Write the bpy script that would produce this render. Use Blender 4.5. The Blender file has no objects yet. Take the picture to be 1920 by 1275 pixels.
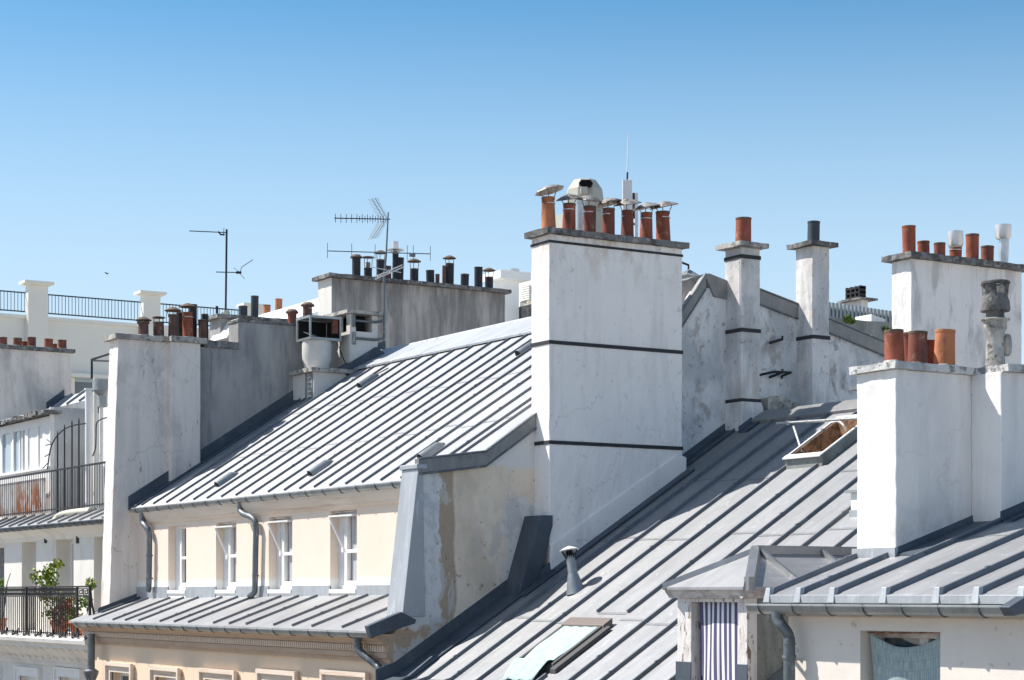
import bpy, bmesh, math, random
from mathutils import Vector, Matrix, noise
random.seed(7)
S=bpy.context.scene
# ---------------------------------------------------------------- camera, sky, sun, exposure
FP=3733.; YH=1115.; TH=math.radians(31.75)
sT,cT=math.sin(TH),math.cos(TH)
cam=bpy.data.cameras.new('camera'); camo=bpy.data.objects.new('camera',cam); S.collection.objects.link(camo)
cam.sensor_width=36; cam.lens=36*FP/1920; cam.shift_y=(YH-637.5)/1920; cam.clip_end=6000; cam.clip_start=.5
camo.rotation_euler=(math.pi/2,0,math.atan2(cT,sT)); camo.location=(0,0,0); S.camera=camo
S.render.resolution_x=1024; S.render.resolution_y=680
SUN=Vector((-1,-.88,1.6)).normalized()
el=math.asin(SUN.z); az=math.atan2(SUN.x,SUN.y)
W=bpy.data.worlds.new('World'); S.world=W; W.use_nodes=True
nt=W.node_tree; nt.nodes.clear()
sky=nt.nodes.new('ShaderNodeTexSky'); sky.sky_type='NISHITA'; sky.sun_disc=False
sky.sun_elevation=el; sky.sun_rotation=az%(2*math.pi); sky.altitude=0; sky.air_density=1.0; sky.dust_density=.6; sky.ozone_density=2.0
hs=nt.nodes.new('ShaderNodeHueSaturation'); hs.inputs['Hue'].default_value=.487; hs.inputs['Saturation'].default_value=1.26; hs.inputs['Value'].default_value=.96
gm=nt.nodes.new('ShaderNodeGamma'); gm.inputs['Gamma'].default_value=1.25
bg=nt.nodes.new('ShaderNodeBackground'); bg.inputs['Strength'].default_value=.070
wo=nt.nodes.new('ShaderNodeOutputWorld')
nt.links.new(sky.outputs[0],gm.inputs[0]); nt.links.new(gm.outputs[0],hs.inputs['Color']); 
# paler air low over the horizon (summer haze)
tc=nt.nodes.new('ShaderNodeTexCoord'); sp_=nt.nodes.new('ShaderNodeSeparateXYZ'); nt.links.new(tc.outputs['Generated'],sp_.inputs[0])
mrr=nt.nodes.new('ShaderNodeMapRange'); mrr.interpolation_type='SMOOTHSTEP'
for i_,v_ in ((1,.335),(2,.09),(3,0.),(4,.92)): mrr.inputs[i_].default_value=v_
nt.links.new(sp_.outputs[2],mrr.inputs[0]); mxs=nt.nodes.new('ShaderNodeMix'); mxs.data_type='RGBA'; nt.links.new(mrr.outputs[0],mxs.inputs[0]); nt.links.new(hs.outputs[0],mxs.inputs[6]); mxs.inputs[7].default_value=(6.7,8.7,10.6,1)

mr2=nt.nodes.new('ShaderNodeMapRange'); mr2.interpolation_type='SMOOTHSTEP'
for i_,v_ in ((1,.135),(2,.02),(3,0.),(4,1.)): mr2.inputs[i_].default_value=v_
nt.links.new(sp_.outputs[2],mr2.inputs[0]); mx2=nt.nodes.new('ShaderNodeMix'); mx2.data_type='RGBA'; nt.links.new(mr2.outputs[0],mx2.inputs[0]); nt.links.new(mxs.outputs[2],mx2.inputs[6]); mx2.inputs[7].default_value=(13.5,13.2,12.6,1)

mr3=nt.nodes.new('ShaderNodeMapRange'); mr3.interpolation_type='SMOOTHSTEP'
for i_,v_ in ((1,.29),(2,.65),(3,0.),(4,.25)): mr3.inputs[i_].default_value=v_
nt.links.new(sp_.outputs[2],mr3.inputs[0]); mx3=nt.nodes.new('ShaderNodeMix'); mx3.data_type='RGBA'; nt.links.new(mr3.outputs[0],mx3.inputs[0]); nt.links.new(mx2.outputs[2],mx3.inputs[6]); mx3.inputs[7].default_value=(5.2,5.7,6.4,1)
nt.links.new(mx3.outputs[2],bg.inputs[0]); nt.links.new(bg.outputs[0],wo.inputs[0])
sl=bpy.data.lights.new('sun','SUN'); sl.energy=4.7; sl.angle=math.radians(.5); sl.color=(1,.95,.88)
so=bpy.data.objects.new('sun',sl); S.collection.objects.link(so); so.rotation_euler=SUN.to_track_quat('Z','Y').to_euler(); so.location=(-40,-30,60)
S.view_settings.view_transform='Standard'; S.view_settings.look='None'; S.view_settings.exposure=.46; S.view_settings.gamma=1
# ---------------------------------------------------------------- measuring helpers: a line of sight met with a real plane
FWv=Vector((-cT,sT,0)); RTv=Vector((sT,cT,0))
def ray(px,py): return FWv+RTv*((px-960)/FP)-Vector((0,0,(py-YH)/FP))
def ux(px,py,X): r=ray(px,py); return r*(X/r.x)
def uy(px,py,Y): r=ray(px,py); return r*(Y/r.y)
def up(px,py,k,y0,z0):            # roof plane z=z0+k(y-y0)
    r=ray(px,py); t=(z0-k*y0)/(r.z-k*r.y); return r*t
def dep(p): return p.dot(FWv)
# ---------------------------------------------------------------- materials
MT={}
def mat(name,base,rough=.8,metal=0.,layers=(),bump=0.,bscale=8.,spec=.3,var=None,alpha=1.,fine=0.,crack=0.):
    """layers: (colour, (sx,sy,sz) noise scale, lo, hi, strength[, mask]) ; mask=(axis,a,b) fades by world coordinate"""
    m=bpy.data.materials.new(name); m.use_nodes=True; n=m.node_tree; L=n.links
    b=n.nodes['Principled BSDF']; b.inputs['Roughness'].default_value=rough; b.inputs['Metallic'].default_value=metal
    b.inputs['Specular IOR Level'].default_value=spec; b.inputs['Alpha'].default_value=alpha
    g=n.nodes.new('ShaderNodeNewGeometry')
    def nz(sc,detail=6,dist=0.,w=0):
        mp=n.nodes.new('ShaderNodeMapping'); mp.inputs['Scale'].default_value=sc; mp.inputs['Location'].default_value=(w*3.1,w*1.7,w*.9)
        L.new(g.outputs['Position'],mp.inputs[0]); t=n.nodes.new('ShaderNodeTexNoise'); t.inputs['Scale'].default_value=1; t.inputs['Detail'].default_value=detail; t.inputs['Roughness'].default_value=.65
        t.inputs['Distortion'].default_value=dist
        L.new(mp.outputs[0],t.inputs['Vector']); return t.outputs['Fac']
    def mr(v,a,bb,c=0.,d=1.):
        r=n.nodes.new('ShaderNodeMapRange'); r.inputs[1].default_value=a; r.inputs[2].default_value=bb; r.inputs[3].default_value=c; r.inputs[4].default_value=d
        L.new(v,r.inputs[0]); return r.outputs[0]
    def mul(a,bv):
        x=n.nodes.new('ShaderNodeMath'); x.operation='MULTIPLY'; L.new(a,x.inputs[0])
        if isinstance(bv,(int,float)): x.inputs[1].default_value=bv
        else: L.new(bv,x.inputs[1])
        return x.outputs[0]
    def add(a,bv):
        x=n.nodes.new('ShaderNodeMath'); x.operation='ADD'; L.new(a,x.inputs[0])
        if isinstance(bv,(int,float)): x.inputs[1].default_value=bv
        else: L.new(bv,x.inputs[1])
        return x.outputs[0]
    sx=n.nodes.new('ShaderNodeSeparateXYZ'); L.new(g.outputs['Position'],sx.inputs[0])
    rgb=n.nodes.new('ShaderNodeRGB'); rgb.outputs[0].default_value=(*base,1); cur=rgb.outputs[0]
    for i,ly in enumerate(layers):
        col,sc,lo,hi,st=ly[:5]
        f=add(mul(nz(sc,8,.3,i+1),1.6),-.30)
        if len(ly)>5 and ly[5]:
            for (ax,a,bb,wob) in ly[5]:
                co=sx.outputs[ax]
                if wob: co=add(co,mul(add(nz((1.7,1.7,1.7),8,.4,i+7),-.5),wob))
                f2=mr(co,a,bb)
                f=mul(f2,mr(f,lo,hi)) if ax is not None else f; lo,hi=0,1
        fac=mul(mr(f,lo,hi),st)
        mx=n.nodes.new('ShaderNodeMix'); mx.data_type='RGBA'; L.new(fac,mx.inputs[0]); L.new(cur,mx.inputs[6]); mx.inputs[7].default_value=(*col,1); cur=mx.outputs[2]
    if crack:
        mp=n.nodes.new('ShaderNodeMapping'); mp.inputs['Scale'].default_value=(.9,.9,.75); L.new(g.outputs['Position'],mp.inputs[0])
        tn=n.nodes.new('ShaderNodeTexNoise'); tn.inputs['Scale'].default_value=2.2; tn.inputs['Detail'].default_value=9; L.new(mp.outputs[0],tn.inputs['Vector'])
        vm=n.nodes.new('ShaderNodeVectorMath'); vm.operation='SCALE'; vm.inputs['Scale'].default_value=.75; L.new(tn.outputs['Color'],vm.inputs[0])
        va=n.nodes.new('ShaderNodeVectorMath'); L.new(mp.outputs[0],va.inputs[0]); L.new(vm.outputs[0],va.inputs[1])
        vo=n.nodes.new('ShaderNodeTexVoronoi'); vo.feature='DISTANCE_TO_EDGE'; vo.inputs['Scale'].default_value=1.0; L.new(va.outputs[0],vo.inputs['Vector'])
        fc=mul(mul(mr(vo.outputs['Distance'],.010,.002),mr(nz((.8,.8,.8),3,0,11),.50,.60)),crack)
        mx=n.nodes.new('ShaderNodeMix'); mx.data_type='RGBA'; L.new(fc,mx.inputs[0]); L.new(cur,mx.inputs[6]); mx.inputs[7].default_value=(.16,.15,.14,1); cur=mx.outputs[2]
    if var:                        # per sheet tone: (axis, spacing, amount)
        ax,spc,am=var
        fl=n.nodes.new('ShaderNodeMath'); fl.operation='FLOOR'; L.new(mul(sx.outputs[ax],1/spc),fl.inputs[0])
        fl2=n.nodes.new('ShaderNodeMath'); fl2.operation='FLOOR'; L.new(mul(sx.outputs[1],1/1.75),fl2.inputs[0])
        cb=n.nodes.new('ShaderNodeCombineXYZ'); L.new(fl.outputs[0],cb.inputs[0]); L.new(fl2.outputs[0],cb.inputs[1])
        wn=n.nodes.new('ShaderNodeTexWhiteNoise'); L.new(cb.outputs[0],wn.inputs[0])
        hv=n.nodes.new('ShaderNodeHueSaturation'); L.new(mr(wn.outputs[0],0,1,1-am,1+am),hv.inputs['Value']); L.new(cur,hv.inputs['Color']); cur=hv.outputs[0]
    L.new(cur,b.inputs['Base Color'])
    if bump or fine:
        bp=n.nodes.new('ShaderNodeBump'); bp.inputs['Strength'].default_value=.6; bp.inputs['Distance'].default_value=bump or fine
        bs=bscale if isinstance(bscale,tuple) else (bscale,)*3
        L.new(nz(bs,8),bp.inputs['Height']); L.new(bp.outputs[0],b.inputs['Normal'])
    MT[name]=m; return m
ST=(3.5,3.5,.5)
mat('white_plaster',(.96,.91,.86),.9,layers=[((.80,.76,.73),(1.1,1.1,.8),.42,.85,.5),((.55,.51,.47),(5,5,.7),.55,.85,.3),((.30,.28,.26),(9,9,9),.68,.78,.35),((.58,.44,.33),(2.6,2.6,1.3),.50,.70,.7,[(2,4.55,5.3,.5)]),((.26,.25,.24),(3,3,1.2),.52,.68,.55,[(2,4.95,5.3,.3)]),((.62,.60,.58),(2.2,2.2,.35),.55,.8,.4)],bump=.012,bscale=6,crack=.28)
mat('clean_white_plaster',(.92,.875,.83),.9,layers=[((.66,.65,.64),(.9,.9,.8),.45,.8,.4),((.35,.33,.31),(6,6,6),.70,.80,.25),((.42,.42,.42),(2,2,1.4),.45,.7,.5,[(2,1.1,.6,.5)]),((.60,.585,.57),(2.4,2.4,.35),.5,.75,.4),((.36,.33,.30),(3.5,3.5,1),.5,.7,.5,[(2,2.2,2.42,.2)])],bump=.012,bscale=7,crack=.12)
mat('weathered_white_plaster',(.78,.76,.74),.92,layers=[((.36,.37,.38),(1.3,1.3,.9),.42,.72,.7),((.30,.29,.28),(6,6,.6),.5,.8,.45),((.50,.44,.36),(2,2,.8),.56,.8,.5),((.12,.12,.12),(10,10,10),.66,.76,.5)],bump=.02,bscale=6,crack=.35)
mat('old_gable_plaster',(.80,.79,.78),.95,layers=[((.42,.44,.46),(1.6,1.6,1.2),.40,.66,.7),((.30,.24,.19),(4,4,2.5),.60,.74,.55),((.10,.10,.10),(6,6,6),.66,.72,.5)],bump=.045,bscale=5,crack=.5)
mat('grey_render',(.44,.425,.41),.95,layers=[((.24,.24,.245),(1.6,1.6,.7),.38,.7,.7),((.52,.49,.45),(3,3,.5),.5,.8,.5),((.13,.13,.135),(8,8,.8),.55,.8,.5)],bump=.012,bscale=9)
mat('streaked_render',(.56,.51,.465),.95,layers=[((.25,.235,.22),(3.2,3.2,.5),.36,.62,.85),((.50,.48,.45),(6,6,1.0),.5,.75,.5),((.075,.072,.07),(5,5,.45),.30,.60,.9,[(2,7.0,8.15,.9)])],bump=.012,bscale=9)
mat('pinkish_render',(.88,.80,.73),.92,layers=[((.60,.56,.53),(2.5,2.5,.35),.45,.75,.5),((.66,.56,.47),(4,4,.4),.5,.8,.35),((.12,.11,.10),(12,12,3),.72,.78,.6),((.34,.33,.33),(1.2,1.2,.6),.5,.75,.5)],bump=.012,bscale=8,crack=.4)
# party wall with paint coming away: white strip at the street edge, brown scar, tan field
mat('peeling_render',(.88,.74,.59),.95,layers=[
 ((.62,.50,.38),(1.1,1.1,.8),.40,.62,.6),((.60,.54,.47),(3.0,3.0,1.2),.50,.72,.5),
 ((.76,.73,.70),(.9,.9,.9),.10,.14,.95,[(1,15.42,15.47,.7),(2,1.45,1.38,.6)]),
 ((.58,.54,.50),(1.9,1.9,1.9),.50,.56,.6,[(1,15.2,15.26,.5),(2,1.5,1.42,.8)]),
 ((.78,.76,.74),(.9,.9,.9),.05,.10,.9,[(1,15.1,15.16,.6),(2,1.86,1.9,.5)]),
 ((.46,.35,.25),(1,1,1),.0,.02,.95,[(1,14.62,14.58,.25)]),
 ((.62,.58,.53),(3,3,1.2),.55,.60,.8,[(1,14.62,14.58,.2)]),
 ((.74,.73,.72),(1.2,1.2,1.2),.0,.02,.97,[(1,14.34,14.32,.5),(2,-.5,-.45,.5)]),
 ((.50,.50,.51),(2.4,2.4,2.4),.50,.60,.6,[(1,14.36,14.30,.5)]),
 ((.58,.58,.57),(1.8,1.8,1.8),.44,.50,.8,[(2,-.34,-.40,.7)]),
 ((.14,.13,.12),(9,9,9),.70,.76,.6)],bump=.03,bscale=6)
mat('cream_facade',(.82,.685,.57),.9,layers=[((.70,.58,.46),(1.3,1.3,.9),.45,.8,.35),((.88,.85,.80),(.8,.8,1.2),.52,.7,.5),((.5,.42,.35),(14,14,14),.72,.78,.3)],bump=.006,bscale=9,crack=.2)
mat('cream_facade_white_foot',(.82,.685,.57),.9,layers=[((.70,.58,.46),(1.3,1.3,.9),.45,.8,.3),((.86,.84,.80),(1,1,1),.0,.02,.95,[(2,.30,.24,.08)])],bump=.006,bscale=9)
mat('lower_cream',(.80,.62,.45),.9,layers=[((.68,.52,.38),(1.3,1.3,.9),.45,.8,.4)],bump=.006,bscale=9)
mat('beige_cornice',(.50,.37,.27),.9,layers=[((.58,.44,.33),(1,6,4),.4,.7,.6),((.36,.26,.19),(3,3,8),.55,.75,.4)],bump=.006,bscale=9)
mat('pale_cornice',(.72,.60,.49),.9,layers=[((.80,.70,.60),(1,6,4),.4,.7,.6),((.60,.42,.28),(.6,8,10),.55,.7,.6)],bump=.006,bscale=(2,9,9))
mat('stone_white',(.74,.71,.66),.9,layers=[((.55,.52,.47),(1.4,1.4,.7),.45,.75,.5)],bump=.006,bscale=9)
mat('far_cream',(.80,.78,.71),.9,layers=[((.70,.68,.62),(.3,.3,.3),.4,.7,.4)])
mat('far_white',(.84,.84,.83),.85,layers=[((.74,.75,.76),(.4,.4,.4),.4,.7,.4)])
mat('beige_wall',(.66,.56,.47),.9,layers=[((.55,.46,.38),(1.4,1.4,.8),.45,.75,.5),((.3,.25,.2),(12,12,12),.71,.76,.5)],bump=.008,bscale=9)  # beige base with browner mottling and small dark specks
mat('concrete',(.50,.47,.42),.95,layers=[((.20,.19,.18),(3,3,3),.42,.62,.75),((.66,.63,.56),(7,7,7),.55,.72,.6),((.06,.06,.06),(9,9,9),.58,.68,.7)],bump=.04,bscale=12)
mat('dark_concrete',(.22,.21,.20),.95,layers=[((.07,.07,.07),(4,4,4),.42,.62,.8),((.42,.42,.41),(6,6,6),.56,.70,.7)],bump=.04,bscale=12)
mat('white_concrete',(.68,.67,.64),.95,layers=[((.16,.16,.16),(7,7,7),.56,.64,.8),((.30,.31,.32),(2.6,2.6,2.6),.44,.62,.55)],bump=.04,bscale=12)
Z1=(.47,.47,.475); 
def zinc(name,base,sp,am=.06,k=1.,sheen=.56,met=.8):
    mat(name,base,sheen,met,layers=[(tuple(c*.80*k for c in base),(2.2,.6,.6),.40,.70,.6),(tuple(min(1,c*1.22) for c in base),(9,1.2,1.2),.50,.74,.5),((.28,.28,.28),(1.4,1.4,1.4),.60,.78,.3),(tuple(min(1,c*1.4) for c in base),(6,6,3),.66,.74,.5)],bump=.022,bscale=(2.0,1.2,1.2),spec=.4,var=(0,sp,am))
zinc('zinc_roof',(.395,.40,.41),.63,.05,met=.85)
zinc('zinc_roof_warm',(.325,.33,.34),.69,.05,met=.85)
zinc('zinc_roof_low',(.36,.36,.365),.69,.05,met=.5)
zinc('zinc_pale',(.47,.485,.50),.9,.03,met=.6)
mat('zinc_batten_shade_tone',(.20,.215,.235),.5,.6,layers=[((.13,.15,.17),(3,3,3),.45,.7,.6),((.42,.44,.46),(5,5,5),.66,.8,.4)],spec=.4)  # darker than the sheets: shade of the seam sides put into the colour
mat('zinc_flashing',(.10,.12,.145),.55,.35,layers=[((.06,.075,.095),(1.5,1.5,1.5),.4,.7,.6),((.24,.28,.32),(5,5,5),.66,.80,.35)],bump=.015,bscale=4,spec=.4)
mat('zinc_coping',(.25,.25,.25),.55,.25,layers=[((.33,.31,.28),(8,8,3),.45,.7,.6),((.12,.13,.14),(3,3,2),.5,.75,.5)],bump=.01,bscale=9,spec=.4)
mat('zinc_gutter',(.36,.38,.38),.42,.5,layers=[((.20,.21,.22),(3,3,3),.45,.7,.6)],bump=.006,bscale=6,spec=.5)
mat('lead_pipe',(.15,.17,.185),.45,.5,layers=[((.12,.14,.15),(4,4,3),.42,.65,.7),((.45,.47,.47),(10,10,6),.6,.75,.5)],bump=.006,bscale=9,spec=.5)
mat('iron_dark',(.03,.03,.035),.6,.2,layers=[((.10,.06,.04),(9,9,9),.6,.75,.5)])
mat('iron_band',(.045,.045,.05),.8)
def terra(name,c):
    mat(name,c,.85,layers=[(tuple(x*.6 for x in c),(4,4,3),.42,.7,.6),((.62,.40,.28),(7,7,5),.60,.78,.4),((.05,.045,.045),(5,5,2.2),.54,.74,.65)],bump=.01,bscale=14)
terra('terracotta',(.34,.10,.06)); terra('terracotta_orange',(.56,.21,.10)); terra('terracotta_dark',(.24,.085,.06)); terra('terracotta_brown',(.16,.085,.07))
mat('black_pipe',(.028,.030,.036),.55,.1,layers=[((.07,.055,.06),(6,6,3),.5,.7,.6)])
mat('slate_pipe',(.055,.07,.085),.7)
mat('soot',(.006,.006,.006),.95)
mat('galvanised',(.62,.62,.61),.35,.7,layers=[((.40,.38,.35),(8,8,8),.5,.7,.5)],bump=.008,bscale=10,spec=.5)
mat('cowl_sheet',(.42,.39,.35),.5,.5,layers=[((.16,.12,.09),(9,9,9),.45,.60,.85)],bump=.01,bscale=10,spec=.5)
mat('rusty_cowl',(.14,.10,.075),.75,.2,layers=[((.28,.20,.14),(9,9,9),.5,.7,.6)],bump=.01,bscale=12)
mat('steel_bright',(.68,.68,.68),.42,.55)
mat('cream_stone',(.80,.73,.655),.9,layers=[((.66,.59,.52),(1.4,1.4,.8),.45,.8,.4),((.3,.25,.2),(12,12,12),.72,.78,.4)],bump=.008,bscale=9)
mat('white_paint',(.80,.79,.77),.55,layers=[((.62,.60,.58),(2,2,2),.5,.8,.4)])
mat('peeling_paint',(.74,.70,.67),.8,layers=[((.20,.13,.09),(16,16,4),.60,.64,.9),((.50,.40,.34),(10,10,3),.5,.7,.4)],bump=.03,bscale=(16,16,5))
mat('old_white_trim',(.60,.56,.54),.85,layers=[((.26,.22,.20),(3,3,7),.46,.68,.65),((.75,.74,.72),(4,4,9),.55,.7,.5)],bump=.02,bscale=8)
mat('painted_metal_panel',(.27,.28,.255),.8,layers=[((.38,.40,.40),(2,2,1),.45,.8,.5),((.06,.06,.05),(24,24,24),.62,.74,.6),((.13,.13,.115),(4,4,.5),.45,.75,.7)],bump=.012,bscale=7)
mat('vent_beige',(.50,.49,.42),.7)
mat('window_glass',(.10,.115,.13),.06,spec=.9,layers=[((.05,.06,.07),(1,1,1),.4,.6,.5)])
mat('blue_glass',(.34,.44,.50),.08,spec=.9)
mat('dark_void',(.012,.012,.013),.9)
mat('curtain_grey',(.50,.50,.50),.9,layers=[((.33,.33,.34),(22,22,1.2),.4,.65,.7)])
mat('cloth_pale',(.46,.60,.585),.9,layers=[((.34,.52,.52),(18,3,18),.48,.7,.6)],bump=.02,bscale=(10,3,3))
mat('rust_panel',(.78,.76,.72),.85,layers=[((.50,.16,.05),(3.5,3.5,1.0),.42,.56,.95,[(2,3.1,2.3,1.1)]),((.16,.06,.03),(5,5,2),.52,.66,.8,[(2,2.3,1.8,.5)])],bump=.01,bscale=8)
mat('wood_brown',(.30,.16,.09),.9,layers=[((.09,.05,.03),(7,7,7),.42,.6,.8),((.50,.33,.20),(12,12,12),.6,.72,.6)],bump=.03,bscale=9)
mat('interior_cream',(.72,.70,.64),.9)
mat('skylight_frame',(.11,.105,.10),.5,.2)
mat('skylight_hood',(.22,.18,.16),.5,.2)
mat('slate_tile',(.27,.31,.34),.8)
mat('moss',(.10,.14,.04),.95)
mat('leaf_green',(.10,.19,.025),.6); mat('leaf_yellow',(.32,.36,.05),.6); mat('leaf_red',(.28,.05,.03),.6); mat('stem',(.14,.09,.05),.9)
mat('flower_pot',(.60,.19,.09),.8)
mat('asphalt',(.09,.085,.08),.95,layers=[((.08,.08,.08),(2,2,2),.4,.7,.6)])
mat('pale_bounce_ground',(.55,.50,.44),.95)  # pale albedo added so unseen ground bounces fill onto the shaded walls
mat('bird_dark',(.03,.03,.03),.8)
mat('beige_box',(.66,.62,.50),.8)
def mat_stripes():
    m=bpy.data.materials.new('striped_cloth'); m.use_nodes=True; n=m.node_tree; L=n.links; b=n.nodes['Principled BSDF']; b.inputs['Roughness'].default_value=.95
    uv=n.nodes.new('ShaderNodeUVMap'); s=n.nodes.new('ShaderNodeSeparateXYZ'); L.new(uv.outputs[0],s.inputs[0])
    w=n.nodes.new('ShaderNodeMath'); w.operation='FRACT'; L.new(s.outputs[0],w.inputs[0])
    c=n.nodes.new('ShaderNodeMath'); c.operation='LESS_THAN'; L.new(w.outputs[0],c.inputs[0]); c.inputs[1].default_value=.54
    t=n.nodes.new('ShaderNodeTexNoise'); t.inputs['Scale'].default_value=90
    mx=n.nodes.new('ShaderNodeMix'); mx.data_type='RGBA'; L.new(c.outputs[0],mx.inputs[0]); mx.inputs[6].default_value=(.78,.77,.76,1); mx.inputs[7].default_value=(.10,.085,.17,1)
    L.new(mx.outputs[2],b.inputs['Base Color']); MT['striped_cloth']=m
mat_stripes()
def mat_weave():
    m=bpy.data.materials.new('checked_cloth'); m.use_nodes=True; n=m.node_tree; L=n.links; b=n.nodes['Principled BSDF']; b.inputs['Roughness'].default_value=.95
    uv=n.nodes.new('ShaderNodeUVMap'); 
    br=n.nodes.new('ShaderNodeTexBrick'); br.inputs['Color1'].default_value=(.46,.53,.49,1); br.inputs['Color2'].default_value=(.40,.48,.45,1); br.inputs['Mortar'].default_value=(.22,.30,.31,1)
    br.inputs['Scale'].default_value=1; br.inputs['Mortar Size'].default_value=.022; br.inputs['Brick Width'].default_value=.8; br.inputs['Row Height'].default_value=.85
    L.new(uv.outputs[0],br.inputs[0])
    mp=n.nodes.new('ShaderNodeMapping'); mp.inputs['Scale'].default_value=(9,.8,1); L.new(uv.outputs[0],mp.inputs[0]); t=n.nodes.new('ShaderNodeTexNoise'); t.inputs['Scale'].default_value=1; t.inputs['Detail'].default_value=3; L.new(mp.outputs[0],t.inputs[0])
    mr=n.nodes.new('ShaderNodeMapRange'); mr.inputs[1].default_value=.42; mr.inputs[2].default_value=.6; L.new(t.outputs['Fac'],mr.inputs[0])
    mx=n.nodes.new('ShaderNodeMix'); mx.data_type='RGBA'; L.new(mr.outputs[0],mx.inputs[0]); L.new(br.outputs['Color'],mx.inputs[6]); mx.inputs[7].default_value=(.25,.33,.35,1); 
    L.new(mx.outputs[2],b.inputs['Base Color']); MT['checked_cloth']=m
mat_weave()
# ---------------------------------------------------------------- mesh builder
class MB:
    def __init__(s): s.v=[]; s.f=[]; s.m=[]; s.uv={}
    def add(s,vs,fs,m=0):
        o=len(s.v); s.v+= [Vector(v) for v in vs]
        for f in fs: s.f.append([o+i for i in f]); s.m.append(m)
        return s
    def poly(s,vs,m=0): return s.add(vs,[list(range(len(vs)))],m)
    def hexa(s,p,m=0): return s.add(p,[(0,1,2,3),(4,7,6,5),(0,4,5,1),(1,5,6,2),(2,6,7,3),(3,7,4,0)],m)
    def box(s,x0,x1,y0,y1,z0,z1,m=0):
        return s.hexa([(x0,y0,z0),(x1,y0,z0),(x1,y1,z0),(x0,y1,z0),(x0,y0,z1),(x1,y0,z1),(x1,y1,z1),(x0,y1,z1)],m)
    def prism(s,pts,vec,m=0):
        vec=Vector(vec); n=len(pts); a=[Vector(p) for p in pts]; b=[p+vec for p in a]
        return s.add(a+b,[list(range(n)),list(range(2*n-1,n-1,-1))]+[(i,(i+1)%n,n+(i+1)%n,n+i) for i in range(n)],m)
    def tube(s,pts,r,n=8,m=0,caps=True):
        pts=[Vector(p) for p in pts]; N=len(pts); rr=r if isinstance(r,(list,tuple)) else [r]*N
        vs=[]; prev=None
        for i,p in enumerate(pts):
            t=(pts[min(i+1,N-1)]-pts[max(i-1,0)]).normalized()
            a=Vector((0,0,1)) if abs(t.z)<.9 else Vector((1,0,0))
            if prev is not None: a=prev
            u=(a-t*a.dot(t)).normalized(); w=t.cross(u); prev=u
            for k in range(n):
                an=2*math.pi*k/n; vs.append(p+(u*math.cos(an)+w*math.sin(an))*rr[i])
        fs=[]
        for i in range(N-1):
            for k in range(n): fs.append((i*n+k,i*n+(k+1)%n,(i+1)*n+(k+1)%n,(i+1)*n+k))
        if caps: fs+= [list(range(n))[::-1],[(N-1)*n+k for k in range(n)]]
        return s.add(vs,fs,m)
    def lathe(s,c,prof,n=20,m=0,wob=0.,tilt=None,ms=None):
        c=Vector(c); vs=[]
        for (r,z) in prof:
            for k in range(n):
                an=2*math.pi*k/n; q=Vector((r*math.cos(an)*(1+wob*math.sin(2*an+c.x*9)),r*math.sin(an),z))
                if tilt: q=tilt@q
                vs.append(c+q)
        o=len(s.v); s.v+=vs
        for i in range(len(prof)-1):
            for k in range(n):
                s.f.append([o+i*n+k,o+i*n+(k+1)%n,o+(i+1)*n+(k+1)%n,o+(i+1)*n+k]); s.m.append(ms[i] if ms else m)
        return s
    def build(s,name,mats,parent=None,smooth=False,bevel=0.,loc=None,rough=0.,cuts=0,recalc=True,props=None,solid=0.):
        if isinstance(mats,str): mats=[mats]
        me=bpy.data.meshes.new(name); off=Vector(loc) if loc is not None else Vector((0,0,0))
        if parent is not None: off=Vector(parent['_w'])
        if parent is None and loc is None:
            b=Vector((0,0,0)); 
            off=sum(s.v,Vector())/len(s.v); off.z=min(v.z for v in s.v)
        me.from_pydata([v-off for v in s.v],[],s.f)
        for a in mats: me.materials.append(MT[a])
        me.polygons.foreach_set('material_index',s.m)
        if s.uv:
            ul=me.uv_layers.new(name='UVMap')
            for li,l in enumerate(me.loops): ul.data[li].uv=s.uv.get(l.vertex_index,(0,0))
        bm=bmesh.new(); bm.from_mesh(me)
        if recalc: bmesh.ops.recalc_face_normals(bm,faces=bm.faces)
        if cuts:
            bmesh.ops.triangulate(bm,faces=[f for f in bm.faces if len(f.verts)>4])
            for _ in range(cuts):
                long=[e for e in bm.edges if e.calc_length()>cuts_len]
                bmesh.ops.subdivide_edges(bm,edges=long,cuts=1,use_grid_fill=True)
            for v in bm.verts:
                w=v.co+off; v.co+=Vector((noise.noise(w*7),noise.noise(w*7+Vector((9,0,0))),noise.noise(w*7+Vector((0,9,0)))))*rough
        if smooth:
            for f in bm.faces: f.smooth=True
        bm.to_mesh(me); bm.free()
        o=bpy.data.objects.new(name,me); S.collection.objects.link(o)
        if smooth: me.set_sharp_from_angle(angle=math.radians(38))
        if parent is not None: o.parent=parent; o['_w']=list(off)
        else: o.location=off; o['_w']=list(off)
        if bevel:
            bv=o.modifiers.new('bevel','BEVEL'); bv.width=bevel; bv.segments=2; bv.limit_method='ANGLE'; bv.angle_limit=math.radians(40)
        if solid:
            sd=o.modifiers.new('solid','SOLIDIFY'); sd.thickness=solid
        if props:
            for k,v in props.items(): o[k]=v
        return o
cuts_len=.12
def thing(name,loc,label,cat,group=None):
    o=bpy.data.objects.new(name,None); S.collection.objects.link(o); o.location=loc; o['_w']=list(loc); o['label']=label; o['category']=cat; o.empty_display_size=.3
    if group: o['group']=group
    return o
def tag(o,label,cat,group=None):
    o['label']=label; o['category']=cat
    if group: o['group']=group
    return o
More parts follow.
